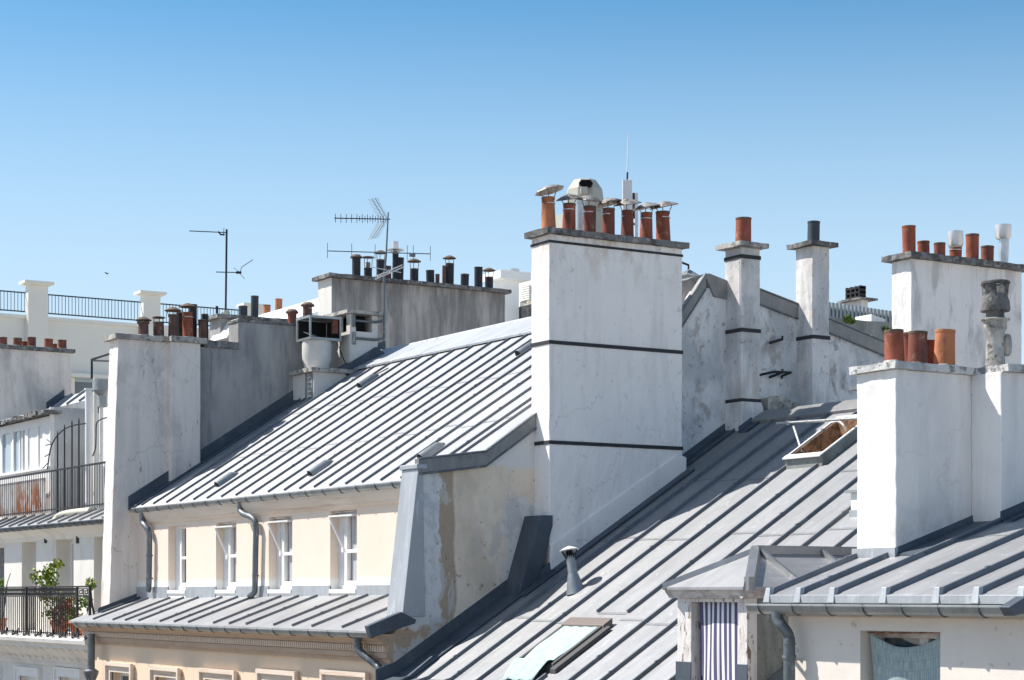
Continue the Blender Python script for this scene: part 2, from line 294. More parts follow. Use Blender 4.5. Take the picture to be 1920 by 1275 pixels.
# ---------------------------------------------------------------- shared builders
def us(px,py,y):
    r=ray(px,py); t=(y+SHR*-25.2)/(r.y+SHR*r.x); return r*t
SHR=.0192
def sheared(b):
    for v in b.v: v.y+=SHR*(-25.2-v.x)
    return b
def crown(par,x0,x1,y0,y1,z0,t=.08,o=.09,m='concrete',left_drop=0):
    b=MB().box(x0-o,x1+o,y0-o,y1+o,z0,z0+t)
    return b.build('crown',m,par,cuts=5,rough=.014,smooth=False)
def cowl(b,x,y,zt,zc,rc,kind,mi,rp,tiltv=None):
    T=Matrix.Rotation(tiltv[0],3,'X')@Matrix.Rotation(tiltv[1],3,'Y') if tiltv else None
    c=Vector((x,y,zc))
    if kind=='cone':
        b.lathe(c,[(rc,-.012),(rc*.98,.0),(rc*.45,rc*.30),(.004,rc*.42),(.002,rc*.38),(rc*.45,rc*.26),(rc*.97,-.014),(rc,-.012)],14,mi,tilt=T)
    elif kind=='petal':
        b.lathe(c,[(rc,-.045),(rc*.97,-.030),(rc*.62,.010),(.004,.05),(.003,.038),(rc*.62,.0),(rc*.94,-.042),(rc,-.045)],8,mi,tilt=T)
    elif kind=='flat':
        b.lathe(c,[(.003,-.012),(rc*.7,-.012),(rc,-.005),(rc,.012),(rc*.7,.022),(.003,.022)],14,mi,tilt=T)
    for k in range(3):
        an=k*2*math.pi/3+.4+x; q=Vector((math.cos(an),math.sin(an),0))
        top=c+ (T@(q*rc*.72) if T else q*rc*.72)
        bot=Vector((x,y,zt-.05))+q*rp*1.02
        b.tube([bot,bot+Vector((0,0,.05)),top],.0085,4,mi)
def pot(par,X,px,pb,pt,w,m='terracotta',wt=None,cw=None,zb=None,flange=0,band=False,sleeve=None,name='chimney_pot',label=None,tl=None,neck=None):
    """pot on a stack whose centre line is the plane x=X; sizes measured in photo pixels at that distance"""
    p=ux(px,pb,X); d=dep(p)/FP; z0=p.z if zb is None else zb; z1=ux(px,pt,X).z
    r0=w*d/2; r1=(wt or w)*d/2; x,y=p.x,p.y; b=MB()
    h=z1-z0; 
    prof=[(r0*1.0,-.02),(r0*1.02,.03),(r0*.99,.05),(r0*.5+r1*.5,h*.5),(r1,h-.03),(r1*1.04,h-.028),(r1*1.05,h),(r1*.86,h),(r1*.84,h-.15),(.003,h-.16)]
    ms=[0,0,0,0,0,0,0,1,1]
    tilt=Matrix.Rotation(random.uniform(-.03,.03),3,'X')@Matrix.Rotation(random.uniform(-.02,.02),3,'Y')
    if r0>.07: b.lathe((x,y,z0),[(r0*1.28,-.03),(r0*random.uniform(1.12,1.25),.018),(r0*1.03,.045),(r0*.9,.045)],11,7,wob=.08)
    if random.random()<.55: ms=[0,0,0,0,2,2,1,1,1]
    b.lathe((x,y,z0),prof,18,0,ms=ms,tilt=tilt)
    if flange:
        b.lathe((x,y,z0),[(r1*.9,h-.01),(flange*d/2,h-.05),(flange*d/2,h-.02),(r1*.9,h+.03),(r1*.4,h+.03)],9,2)
    if band: b.lathe((x,y,z0),[(r1*1.0,h-.10),(r1*1.06,h-.10),(r1*1.06,h-.088),(r1*1.0,h-.088)],18,3)
    if cw:
        kind,pyc,wc,mi=cw; zc=ux(px,pyc,X).z; cowl(b,x,y,z0+h,zc,wc*d/2,kind,mi,r1,tl)
    if sleeve:   # metal cylinder cap (y bottom, y top, width)
        a,c2,ww=sleeve; za=ux(px,a,X).z; zc=ux(px,c2,X).z; rw=ww*d/2
        b.lathe((x,y,0),[(r1*.8,za-.06),(rw*.8,za-.05),(rw,za),(rw,zc),(rw*.93,zc),(rw*.9,zc-.1),(.003,zc-.1)],20,4,ms=[4,4,4,4,1,1])
    if neck: b.tube([(x,y,z0+h-.03),(x,y,ux(px,neck[0],X).z)],neck[1]*d/2,12,neck[2])
    o=b.build(name,[m,'soot','rusty_cowl','galvanised','steel_bright','cowl_sheet','black_pipe','concrete'],par,smooth=True)
    if label: o['label']=label
    return o
def gutter(par,x0,x1,y,z,r=.07,m='zinc_gutter',step=.62,name='gutter',sh=False):
    b=MB(); n=10; prof=[]
    for k in range(n+1):
        a=math.pi*k/n; prof.append((y-math.cos(a)*r,z-math.sin(a)*r))      # outer, from front lip to back
    inn=[(y+math.cos(math.pi*k/n)*(r-.006),z-math.sin(math.pi*k/n)*(r-.006)) for k in range(n+1)]
    front=[(prof[0][0]-.008,z+.012)]
    ring=prof+inn
    vs=[(x0,a,c) for a,c in ring]+[(x1,a,c) for a,c in ring]; N=len(ring)
    b.add(vs,[(i,(i+1)%N,N+(i+1)%N,N+i) for i in range(N)]+[list(range(N)),list(range(2*N-1,N-1,-1))])
    b.tube([(x0,y-r,z+.006),(x1,y-r,z+.006)],.013,6)
    for xe in (x0,x1):
        b.poly([(xe,a,c) for a,c in prof])
    x=x0+.2
    while x<x1:
        pts=[(x,y-math.cos(math.pi*k/n)*(r+.006),z-math.sin(math.pi*k/n)*(r+.006)) for k in range(n+1)]
        b.tube([(x,y-r-.004,z+.022)]+pts,.0075,4,1); x+=step*random.uniform(.93,1.07)
    if sh: sheared(b)
    return b.build(name,[m,'lead_pipe'],par,smooth=True)
def batten(b,x,pts,w=.04,h=.055,m=0,jit=0):
    """zinc roll cap running up a roof profile pts=[(y,z),...]"""
    for i in range(len(pts)-1):
        (y0,z0),(y1,z1)=pts[i],pts[i+1]
        L=math.hypot(y1-y0,z1-z0); ny,nz_=-(z1-z0)/L,(y1-y0)/L
        def ring(y,z): return [(x-w*.62,y,z),(x-w*.42,y+ny*h,z+nz_*h),(x+w*.42,y+ny*h,z+nz_*h),(x+w*.62,y,z)]
        a=ring(y0,z0); c=ring(y1,z1)
        b.add(a+c,[(0,4,5,1),(1,5,6,2),(2,6,7,3),(0,1,2,3),(7,6,5,4)],m)
    # joints of the cap pieces
    tot=sum(math.hypot(pts[i+1][0]-pts[i][0],pts[i+1][1]-pts[i][1]) for i in range(len(pts)-1))
    s=1.1+jit; 
    while s<tot-.2:
        q=s
        for i in range(len(pts)-1):
            (y0,z0),(y1,z1)=pts[i],pts[i+1]; L=math.hypot(y1-y0,z1-z0)
            if q<=L:
                ty,tz=(y1-y0)/L,(z1-z0)/L; yy=y0+ty*q; zz=z0+tz*q; ny,nz_=-tz,ty
                hh=h+.008; ww=w*.66
                p=[]
                for dd in (0,.035):
                    cy,cz=yy+ty*dd,zz+tz*dd
                    p+= [(x-ww,cy,cz),(x-ww*.7,cy+ny*hh,cz+nz_*hh),(x+ww*.7,cy+ny*hh,cz+nz_*hh),(x+ww,cy,cz)]
                b.add(p,[(0,4,5,1),(1,5,6,2),(2,6,7,3),(0,1,2,3),(7,6,5,4)],m)
                break
            q-=L
        s+=1.75
def lap(b,x0,x1,y,prof,k,m=0):
    """edge of an overlapping sheet: a 5 mm step across one bay"""
    z=prof(y); ny,nz_=-k/math.hypot(1,k),1/math.hypot(1,k)
    e=.007
    b.add([(x0,y,z+.001),(x1,y,z+.001),(x1,y+ny*e,z+nz_*e),(x0,y+ny*e,z+nz_*e),(x0,y+.05,z+.05*k+.0005),(x1,y+.05,z+.05*k+.0005)],[(0,1,2,3),(3,2,5,4)],m)
def wall_holes(b,y,x0,x1,z0,z1,holes,dp,m=0,mj=0):
    xs=sorted({x0,x1,*[h[0] for h in holes],*[h[1] for h in holes]}); zs=sorted({z0,z1,*[h[2] for h in holes],*[h[3] for h in holes]})
    for i in range(len(xs)-1):
        for j in range(len(zs)-1):
            cx,cz=(xs[i]+xs[i+1])/2,(zs[j]+zs[j+1])/2
            if any(h[0]<cx<h[1] and h[2]<cz<h[3] for h in holes): continue
            b.poly([(xs[i],y,zs[j]),(xs[i+1],y,zs[j]),(xs[i+1],y,zs[j+1]),(xs[i],y,zs[j+1])],m)
    for (a,c,d,e) in holes:
        b.poly([(a,y,d),(a,y+dp,d),(a,y+dp,e),(a,y,e)],mj); b.poly([(c,y,d),(c,y,e),(c,y+dp,e),(c,y+dp,d)],mj)
        b.poly([(a,y,e),(a,y+dp,e),(c,y+dp,e),(c,y,e)],mj); b.poly([(a,y,d),(c,y,d),(c,y+dp,d),(a,y+dp,d)],mj)
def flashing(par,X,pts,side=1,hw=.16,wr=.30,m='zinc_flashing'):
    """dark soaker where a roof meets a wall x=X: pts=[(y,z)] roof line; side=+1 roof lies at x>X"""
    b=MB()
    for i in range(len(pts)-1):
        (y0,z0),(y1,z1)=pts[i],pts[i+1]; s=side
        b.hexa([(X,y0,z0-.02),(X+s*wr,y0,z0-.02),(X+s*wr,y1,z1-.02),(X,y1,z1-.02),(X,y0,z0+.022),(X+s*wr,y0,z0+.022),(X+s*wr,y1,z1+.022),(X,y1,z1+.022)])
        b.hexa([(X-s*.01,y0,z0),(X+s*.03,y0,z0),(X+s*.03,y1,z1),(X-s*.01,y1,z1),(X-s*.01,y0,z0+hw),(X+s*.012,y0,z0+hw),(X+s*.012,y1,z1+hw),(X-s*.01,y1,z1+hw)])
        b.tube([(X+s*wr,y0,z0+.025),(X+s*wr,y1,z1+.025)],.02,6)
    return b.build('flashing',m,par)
def skylight_tube(par,px,py,k,y0,z0):
    """small half round roof vent lying on the slope"""
    p=up(px,py,k,y0,z0); b=MB(); d=Vector((0,1,k)).normalized(); n=Vector((0,-k,1)).normalized(); r=.095; L=.50
    vs=[]; N=9
    for t,rr in ((0,r),(L*.75,r*.95),(L,r*.2)):
        for i in range(N):
            a=math.pi*i/(N-1); vs.append(p+d*t+Vector((1,0,0))*math.cos(a)*rr+n*(math.sin(a)*rr*1.15+.004)- (n*0 if t<L else n*.0))
    b.add(vs,[(i+j*N,i+1+j*N,i+1+(j+1)*N,i+(j+1)*N) for j in range(2) for i in range(N-1)])
    b.add([p+d*.03+Vector((1,0,0))*math.cos(math.pi*i/(N-1))*r*.97+n*(math.sin(math.pi*i/(N-1))*r*1.1) for i in range(N)],[list(range(N))],1)
    return b.build('roof_vent',['zinc_gutter','iron_dark'],par,smooth=True)
# ================================================================ GROUND
g=MB().box(-3000,3000,-3000,3000,-16.5,-16.0); g=g.build('ground','pale_bounce_ground'); g['kind']='structure'
g=MB().box(-400,200,-45,11.5,-16.2,-15.98); g=g.build('widened_street','asphalt'); g['kind']='structure'  # asphalt stretched unseen far behind the camera to cut bounce onto the facades
g=MB().box(-400,200,11.5,13.45,-16.2,-15.85); g=g.build('pavement','pale_bounce_ground'); g['kind']='structure'
# ================================================================ BUILDING A : cream house with long zinc roof
XAB=-25.2; XL=-38.17; F=1.043
A=thing('cream_house',(-31,14,-16),'cream rendered house with a long striped grey zinc roof and four tall narrow attic windows','building')
kA,yA,zA=.64,13.95*F,1.68*F; yK=18.35*F; yR_=19.35*F
def rA(y): return zA+kA*(y-yA) if y<yK else zA+kA*(yK-yA)+.52*(y-yK)
# lower facade with window openings
y0=13.6
lowin=[]
for (pl,pr,pt) in ((210,247,1259),(295,335,1268),(388,440,1273),(498,553,1276),(620,685,1279)):
    a=us(pl,pt,y0); c=us(pr,pt,y0); lowin.append((a.x,c.x,-3.3,a.z))
b=MB(); wall_holes(b,y0,XL-.5,XAB-.01,-16,-.95,lowin,.28)
b.poly([(XL-.5,26,-16),(XAB-.3,26,-16),(XAB-.3,26,3.0),(XL-.5,26,3.0)]); b.poly([(XL-.5,y0,-16),(XL-.5,26,-16),(XL-.5,26,-1.0),(XL-.5,y0,-1.0)])
sheared(b).build('lower_wall','lower_cream',A)
for i,(a,c,d,e) in enumerate(lowin):
    # moulded surround
    o=.17; f=MB()
    for k,(w,pr_,t0) in enumerate(((o,.05,0.),(o,.10,.055))):
        if k==0: f.box(a-w,a,y0-.045,y0+.02,d,e+w); f.box(c,c+w,y0-.045,y0+.02,d,e+w); f.box(a,c,y0-.045,y0+.02,e,e+w)
        else: f.box(a-w-.02,a-w+.05,y0-.10,y0-.04,d,e+w+.02); f.box(c+w-.05,c+w+.02,y0-.10,y0-.04,d,e+w+.02); f.box(a-w+.05,c+w-.05,y0-.10,y0-.04,e+w-.05,e+w+.02)
    w=sheared(f).build('window','pale_cornice',A)
    f=MB().box(a,c,y0+.20,y0+.24,d,e); sheared(f).build('pane','window_glass' if i<2 else 'white_paint',w)
    f=MB(); f.box(a,a+.07,y0+.16,y0+.198,d,e); f.box(c-.07,c,y0+.16,y0+.198,d,e); f.box(a+.07,c-.07,y0+.16,y0+.198,e-.08,e); f.box((a+c)/2-.05,(a+c)/2+.05,y0+.16,y0+.198,d,e-.08); sheared(f).build('frame','white_paint',w)
# cornice of the lower facade (profile pulled along x)
prof=[(y0+.02,-.98),(y0-.05,-.98),(y0-.06,-.93),(y0-.11,-.91),(y0-.115,-.84),(y0-.09,-.835),(y0-.09,-.72),(y0-.16,-.715),(y0-.17,-.68),(y0-.23,-.66),(y0-.30,-.60),(y0-.31,-.565),(y0+.02,-.565)]
b=MB().prism([(XL-.5,a,c) for a,c in prof],(XAB-.02-XL+.5,0,0)); 
x=XL-.42
while x<XAB-.1: b.box(x,x+.038,y0-.14,y0-.085,-.825,-.735,1); x+=.075
sheared(b).build('cornice',['beige_cornice','pale_cornice'],A)
gutter(A,-38.4,-25.25,13.27,-.55,.075,step=.66,sh=True)
# lean-to zinc strip roof between the storeys
ks=.36
def rs(y): return -.50+ks*(y-13.28)
b=MB(); q_=[-38.7,XAB-.02]; b.hexa([(q_[0],13.22,-.57),(q_[1],13.22,-.57),(q_[1],14.8,-.1),(q_[0],14.8,-.1),(q_[0],13.22,rs(13.22)),(q_[1],13.22,rs(13.22)),(q_[1],14.8,rs(14.8)),(q_[0],14.8,rs(14.8))])
for px in (175,211.7,235,260,300,326.7,353.3,400,430,461.7,513.3,548.3,585,641.7):
    x=us(px,1167.5,13.30).x; tp=14.68-SHR*(XAB-x)
    batten(b,x,[(13.30,rs(13.30)),(tp,rs(tp))],.030,.038,1,random.uniform(-.9,0))
sheared(b).build('lean_to_roof',['zinc_roof_low','zinc_batten_shade_tone'],A)
# turned-down end of the strip roof
XE=-25.0; pe=[ux(*q,XE) for q in ((690,1174),(753,1147),(781,1162),(779,1169),(697,1196))]
b=MB().prism(pe,(-.12,0,0)); b.build('end_flashing','zinc_flashing',A,bevel=.01)
# upper facade
yU=14.72; g=yU/14.35
win=[(-35.60*g,-34.72*g,.06,1.30*g),(-33.33*g,-32.43*g,.06,1.30*g),(-31.08*g,-30.15*g,.06,1.32*g),(-28.74*g,-27.81*g,.06,1.34*g)]
b=MB(); wall_holes(b,yU,XL-.02,XAB-.45,-.2,1.69,win,.34); b.build('upper_wall','cream_facade_white_foot',A)
# zinc upstands between the windows
xs=[XL]+[v for w in win for v in (w[0],w[1])]+[XAB-.5]
for i in range(0,len(xs),2): MB().box(xs[i],xs[i+1],yU-.018,yU+.02,-.08,.155).build('upstand','zinc_pale',A,bevel=.006)
# upper cornice
prof=[(yU+.02,1.40),(yU-.02,1.40),(yU-.03,1.425),(yU-.07,1.44),(yU-.08,1.48),(yU-.10,1.50),(yU-.14,1.58),(yU-.16,1.65),(yU-.17,1.70),(yU+.02,1.70)]
b=MB().prism([(XL-.02,a,c) for a,c in prof],(XAB-.45-XL+.02,0,0)); b.build('cornice','pale_cornice',A)
gutter(A,-37.9,-25.7,14.57,1.715,.078,step=.60)
# windows of the attic storey
for i,(a,c,d,e) in enumerate(win):
    yf=yU+.15; f=MB()
    f.box(a,a+.14,yf,yf+.07,d,e); f.box(c-.14,c,yf,yf+.07,d,e); f.box(a+.14,c-.14,yf,yf+.07,e-.06,e); f.box(a+.14,c-.14,yf,yf+.07,d,d+.10)
    f.box(a+.14,a+.30,yf+.015,yf+.05,d+.10,e-.06)
    f.box(a+.30,a+.345,yf-.015,yf+.06,d+.14,e-.06); f.box(c-.19,c-.14,yf-.01,yf+.06,d+.14,e-.06); f.box(a+.345,c-.19,yf-.015,yf+.06,d+.62,d+.68)
    f.box(a+.345,c-.19,yf-.01,yf+.06,d+.10,d+.17)
    w=f.build('window','white_paint',A,bevel=.005)
    MB().box(a+.3,c-.14,yf+.062,yf+.070,d+.10,e-.06).build('pane',['window_glass'],w)
    MB().box(a-.0,c+.0,yU-.03,yf+.0,d-.04,d+.03).build('sill','white_paint',w,bevel=.005)
    if i: # curtain showing light behind the lower panes + stay arm
        cu=MB(); n=14; x0_,x1_=a+.36,c-.20
        for k in range(n):
            xa=x0_+(x1_-x0_)*k/n; xb=x0_+(x1_-x0_)*(k+1)/n; ya=yf+.058-.004*(k%2); yb=yf+.058-.004*((k+1)%2)
            cu.poly([(xa,ya,d+.18),(xb,yb,d+.18),(xb,yb,d+.62),(xa,ya,d+.62)]); cu.poly([(xa,ya,d+.68),(xb,yb,d+.68),(xb,yb,e-.10),(xa,ya,e-.10)])
        cu.build('curtain','curtain_grey',w,recalc=False)
        st=MB(); st.hexa([(a+.02,yU-.04,e-.12),(a+.05,yU-.04,e-.12),(a+.25,yf-.04,e-.62),(a+.22,yf-.04,e-.62),(a+.02,yU-.02,e-.09),(a+.05,yU-.02,e-.09),(a+.25,yf-.02,e-.60),(a+.22,yf-.02,e-.60)])
        st.box(a+.02,c-.1,yU-.045,yf,e-.10,e-.075); st.box(a+.205,a+.265,yf-.05,yf-.01,e-.68,e-.60)
        st.build('stay_arm','white_paint',w)
        MB().box(a,c,yU+.08,yf+.0,e-.035,e-.002).build('lintel_shadow_strip','old_white_trim',w)  # thin brown-grey strip standing in for the shadow under the lintel
# downpipes
def pipe(par,pts,r,rings=(),m='lead_pipe'):
    b=MB().tube(pts,r,12)
    for (p,q) in rings: b.tube([p,q],r*1.22,12)
    return b.build('downpipe',m,par,smooth=True)
P=lambda px,py,Y: uy(px,py,Y)
P=lambda px,py,Y: uy(px,py,14.57+(Y-14.)*.2) if Y>13.9 else us(px,py,Y)
def curve(pts,n=5):
    out=[]; P_=[Vector(p) for p in pts]
    for i in range(len(P_)-1):
        p0=P_[max(i-1,0)]; p1=P_[i]; p2=P_[i+1]; p3=P_[min(i+2,len(P_)-1)]
        for k in range(n):
            t=k/n; out.append(.5*((2*p1)+(-p0+p2)*t+(2*p0-5*p1+4*p2-p3)*t*t+(-p0+3*p1-3*p2+p3)*t**3))
    return out+[P_[-1]]
q=curve([P(450,943,14.0),P(450,956,14.0),P(457,964,14.05),P(470,969,14.12),P(478,977,14.22),P(480,990,14.26),P(479,1040,14.26),P(478,1100,14.26),P(476,1111,14.22),P(468,1118,14.14)])
pipe(A,q,.052,[(P(479,1078,14.26),P(479,1081,14.26)),(P(480,984,14.26),P(480,986,14.26))])
q=curve([P(266,962,13.98),P(267,978,14.0),P(274,988,14.1),P(279,997,14.22),P(280,1015,14.25),P(279,1095,14.25),P(277,1108,14.2)])
pipe(A,q,.058,[(P(280,1040,14.25),P(280,1043,14.25)),(P(280,1083,14.25),P(280,1086,14.25))])
q=curve([P(671,1193,13.3),P(671,1212,13.32),P(678,1225,13.35),P(695,1238,13.42),P(706,1247,13.47),P(712,1258,13.48),P(713,1300,13.48)])
pipe(A,q,.058,[(P(671,1206,13.32),P(671,1208,13.32)),(P(712,1258,13.48),P(713,1275,13.48))])
q=[P(171,1188,13.35),P(171,1262,13.35)]
hp=MB().tube(q,.075,12); p=P(171,1258,13.35); hp.lathe(p,[(.09,.04),(.15,0),(.145,-.05),(.10,-.16),(.07,-.22),(.07,-14)],12); hp.build('downpipe','lead_pipe',A,smooth=True)
# main zinc roof
ye=13.93*F; xe_=XAB-.04
b=MB(); b.prism([(XL,ye,rA(ye)-.06)]+[(XL,y,rA(y)) for y in (ye,yK)]+[(XL,yK,rA(yK)-.12)],(xe_-XL,0,0))
seams=[-24.77*F,-25.1*F,-25.67*F,-26.3*F,-26.90*F,-27.45*F,-28.0*F,-28.55*F,-29.08*F,-29.66*F,-30.28*F,-30.93*F,-31.6*F,-32.22*F,-32.85*F,-33.46*F,-34.1*F,-34.75*F,-35.4*F,-36.0*F]
for x in seams:
    e_=ye+.05
    batten(b,x,[(e_,rA(e_)),(yK-.02,rA(yK-.02))],.030,.038,1,random.uniform(-.8,.6))
xsA=sorted(seams+[XL]); 
for i in range(len(xsA)-1):
    for yy in (16.0,17.6): lap(b,xsA[i]+.03,xsA[i+1]-.03,yy+.06*math.sin(i*2.1),rA,kA)
b.build('zinc_roof',['zinc_roof','zinc_batten_shade_tone'],A)
# ridge sheets
xr=XL; rz=rA(yK); k=0
while xr<-26.5:
    x2=min(xr+1.9,-26.4); b=MB()
    b.hexa([(xr,yK-.05,rz+.00),(x2-.014,yK-.05,rz+.00),(x2-.014,yR_-.02,rA(yR_)-.03),(xr,yR_-.02,rA(yR_)-.03),(xr,yK-.05,rz+.045),(x2-.014,yK-.05,rz+.045),(x2-.014,yR_-.02,rA(yR_)+.02),(xr,yR_-.02,rA(yR_)+.02)])
    b.build('ridge_sheet','zinc_pale',A,bevel=.004); xr=x2
b=MB().tube([(XL,yR_,rA(yR_)),(-26.4,yR_,rA(yR_))],.05,8); b.build('ridge_roll','zinc_pale',A)
MB().hexa([(-26.4,yK-.05,3.8),(xe_,yK-.05,3.8),(xe_,19.8,3.8),(-26.4,19.8,3.8),(-26.4,yK-.05,rz+.04),(xe_,yK-.05,rz),(xe_,19.8,4.75),(-26.4,19.8,5.1)]).build('ridge_sheet','zinc_pale',A)
b=MB(); b.hexa([(XL,yR_,4.0),(-26.4,yR_,4.0),(-26.4,27,2.4),(XL,27,2.4),(XL,yR_,rA(yR_)-.03),(-26.4,yR_,rA(yR_)-.03),(-26.4,27,3.2),(XL,27,3.2)]); b.build('rear_roof','zinc_roof',A)
for q in ((413,910),(588,890),(795,860),(978,665),(680,724)): skylight_tube(A,q[0]-5,q[1]+3,kA,yA,zA)
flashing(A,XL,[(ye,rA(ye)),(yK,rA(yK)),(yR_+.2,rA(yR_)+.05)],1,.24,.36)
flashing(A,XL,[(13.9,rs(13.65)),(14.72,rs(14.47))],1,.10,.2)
# party wall towards the lower roof (peeling)
Xp=XAB
def pw(px,py,X=XAB): return ux(px,py,X)
top=[(14.02,1.72)]+[(pw(*q).y,pw(*q).z) for q in ((910,862),(1004,790),(1280,612),(1325,540),(1362,545),(1425,572),(1497,600),(1560,622),(1655,657))]
poly=[(13.6,-16),(13.6,-.56),(13.83,-.30)]+top+[(26,2.9),(26,-16)]
b=MB().prism([(XAB,a,c) for a,c in poly if c<20],(-.45,0,0))
pwall=b.build('party_wall','peeling_render',A)
# gable upper part is whiter: thin render coat 3 mm proud
g0=pw(1283,885); 
cov=[pw(*q,XAB+.004) for q in ((1270,900),(1270,620),(1280,612),(1325,540),(1362,545),(1425,572),(1497,600),(1560,622),(1655,657),(1700,660),(1700,800),(1400,800))]
MB().poly(cov).build('gable_render','old_gable_plaster',A,recalc=False)
# zinc copings on the party wall
def coping(pts,h,name='coping',m='zinc_coping'):
    b=MB()
    for i in range(len(pts)-1):
        (a0,c0),(a1,c1)=pts[i],pts[i+1]; x0,x1=XAB-.07,XAB+.045
        b.hexa([(x0,a0,c0-h),(x1,a0,c0-h),(x1,a1,c1-h),(x0,a1,c1-h),(x0,a0,c0),(x1,a0,c0),(x1,a1,c1),(x0,a1,c1)])
        b.tube([(x1,a0,c0),(x1,a1,c1)],.018,6,1); b.tube([(x1+.0,a0,c0-h),(x1,a1,c1-h)],.016,6,1)
    return b.build(name,[m,'lead_pipe'],A)
yz=lambda px,py:(pw(px,py,XAB+.045).y,pw(px,py,XAB+.045).z)
coping([yz(785,860.),yz(911,846),yz(1006,775)],.22)
coping([yz(1270,598),yz(1324,513)],.24); 
q=[ux(*p_,XAB+.045) for p_ in ((1322,516),(1330,512),(1368,527),(1368,562),(1340,556))]; MB().prism(q,(-1.25,0,0)).build('gable_cap','zinc_coping',A,bevel=.012)
coping([yz(1420,540),yz(1497,570)],.24); coping([yz(1552,596),yz(1670,645)],.23)
# battered zinc-clad end of the wall
b=MB(); w=.46
T0=[(XAB-w,13.98,1.86),(XAB+.03,13.98,1.86)]; 
b.hexa([(XAB-w,13.72,-.32),(XAB+.03,13.72,-.32),(XAB+.03,14.1,-.32),(XAB-w,14.1,-.32),(XAB-w,13.98,1.82),(XAB+.03,13.98,1.82),(XAB+.03,14.06,1.82),(XAB-w,14.06,1.82)])
b.box(XAB-w-.02,XAB+.05,13.95,14.12,1.82,1.89)
b.build('wall_end_cladding','zinc_pale',A,bevel=.01)
# raking zinc pier at the foot of the big stack
q=[ux(*p,-24.76) for p in ((1013,966),(1037,966),(1037,985),(1001,1119),(971,1119))]
b=MB().prism(q,(-.44,0,0)); 
for i in (0,3): pass
b.build('raking_pier','zinc_flashing',A,bevel=.012)
# ---- the tall stack
def stack(par,x0,x1,y0,y1,zb,zt,m,**k):
    b=MB().box(x0,x1,y0,y1,zb,zt); return b.build('chimney_stack',m,par,bevel=.012)
X1=-24.8
zt=ux(1030,438,X1).z; y_a=ux(1030,440,X1).y; y_b=ux(1279,470,X1).y
mB=.63
def rB(y): return -.04+mB*(y-15.4)
b=MB().prism([(X1,y_a,rB(y_a)-.7),(X1,y_a,zt),(X1,y_b,zt),(X1,y_b,rB(y_b)-.4)],(-.50,0,0))
ST1=b.build('chimney_stack','white_plaster',A,bevel=.012,cuts=5,rough=.009)
ST1['label']='broad white chimney stack with black iron bands and seven capped clay pots'
b=MB().prism([(X1+.03,y_a+.004,rB(y_a)-.2),(X1+.03,y_a+.004,rB(y_a)+.40),(X1+.03,y_b-.1,rB(y_b-.1)+.36),(X1+.03,y_b+.07,rB(y_b)+.25),(X1+.03,y_b+.07,rB(y_b)-.2)],(-.5,0,0)); b.build('plaster_skirt','white_plaster',ST1,bevel=.02)
crown(ST1,X1-.5,X1,y_a,y_b,zt,.085,.08,'dark_concrete')
for py in (452,641,829):
    z=ux(1030,py,X1).z; h=.028 if py>500 else .018
    b=MB().box(X1-.51,X1+.012,y_a-.012,y_b+.012,z-h,z+h); b.build('iron_band','iron_band',ST1)
zc=zt+.085
for i,(px,pb,pt,w_,wt,cy,cwd,cx,mm,tl) in enumerate(((1028.8,411,370,28,24,355,52,0,'terracotta_orange',(.20,-.16)),(1066.4,414,382,26,23,371,48,-2,'terracotta',(.20,.10)),(1104.6,419,387,25,23,373,46,1,'terracotta_dark',(-.02,.2)),(1140.4,423,391,25,23,379,46,2,'terracotta_dark',(.2,-.12)),(1176,428,395,25,22,380,48,2,'terracotta_dark',(.22,.12)),(1211.6,432,399,25,22,387,48,0,'terracotta',(.22,.0)),(1244,435,397,28,25,385,50,2,'terracotta',(.26,.04)))):
    pot(ST1,X1-.25,px,pb,pt,w_,mm,wt,cw=('petal',cy-2,cwd*1.12,5),zb=zc-.01,band=True,tl=tl)
# smaller square stacks further up the same wall
for (pl,pr_,pt,pb,bands) in ((1390,1425,462,790,(480,618,750)),(1523.5,1555,460,755,(631,))):
    ya=ux(pl,pt,X1).y; yb=ux(pr_,pt,X1).y; z1=ux(pl,pt,X1).z; z0=ux(pl,pb+25,X1).z
    s=MB().box(X1-.42,X1,ya,yb,z0,z1).build('chimney_stack','weathered_white_plaster',A,bevel=.012,cuts=5,rough=.007)
    crown(s,X1-.42,X1,ya,yb,z1,.07,.105,'dark_concrete' if pl>1500 else 'concrete')
    for k,bp in enumerate(bands):
        z=ux(pl,bp,X1).z; MB().box(X1-.43,X1+.012,ya-.012,yb+.012,z-.03,z+.03).build('iron_band','iron_band',s)
    if pl<1500:
        z=ux(pl,750,X1).z; ze=z0
        MB().hexa([(X1-.42,ya-.03,ze-.4),(X1+.07,ya-.03,ze-.4),(X1+.07,yb+.16,ze-.1),(X1-.42,yb+.16,ze-.1),(X1-.42,ya-.02,z-.02),(X1+.03,ya-.02,z-.02),(X1+.03,yb+.02,z-.02),(X1-.42,yb+.02,z-.02)]).build('plaster_skirt','weathered_white_plaster',s,bevel=.02)
        pot(s,X1-.21,1393.5,449,409,30.5,'terracotta',29,zb=z1+.06)
    else: pot(s,X1-.21,1525,452,415.5,23.5,'slate_pipe',23,zb=z1+.06,name='chimney_pot',label='black chimney pipe')
# iron hooks on the gable
for (a,c,d_) in (((1443,643),(1467,636),(1467,630)),((1443,707),(1467,698),(1467,692))):
    pts=[ux(*a,XAB-.02),ux(a[0]+1,a[1],XAB+.05),ux(*c,XAB+.10),ux(*d_,XAB+.10)]
    MB().tube(pts,.022,6).build('iron_hook','iron_dark',A)
pts=[ux(1425,703,XAB+.01),ux(1452,697,XAB+.25),ux(1483,698.5,XAB+.25),ux(1466,705,XAB+.06),ux(1466,710,XAB-.02)]
MB().tube(pts,.02,6).build('iron_hook','iron_dark',A)
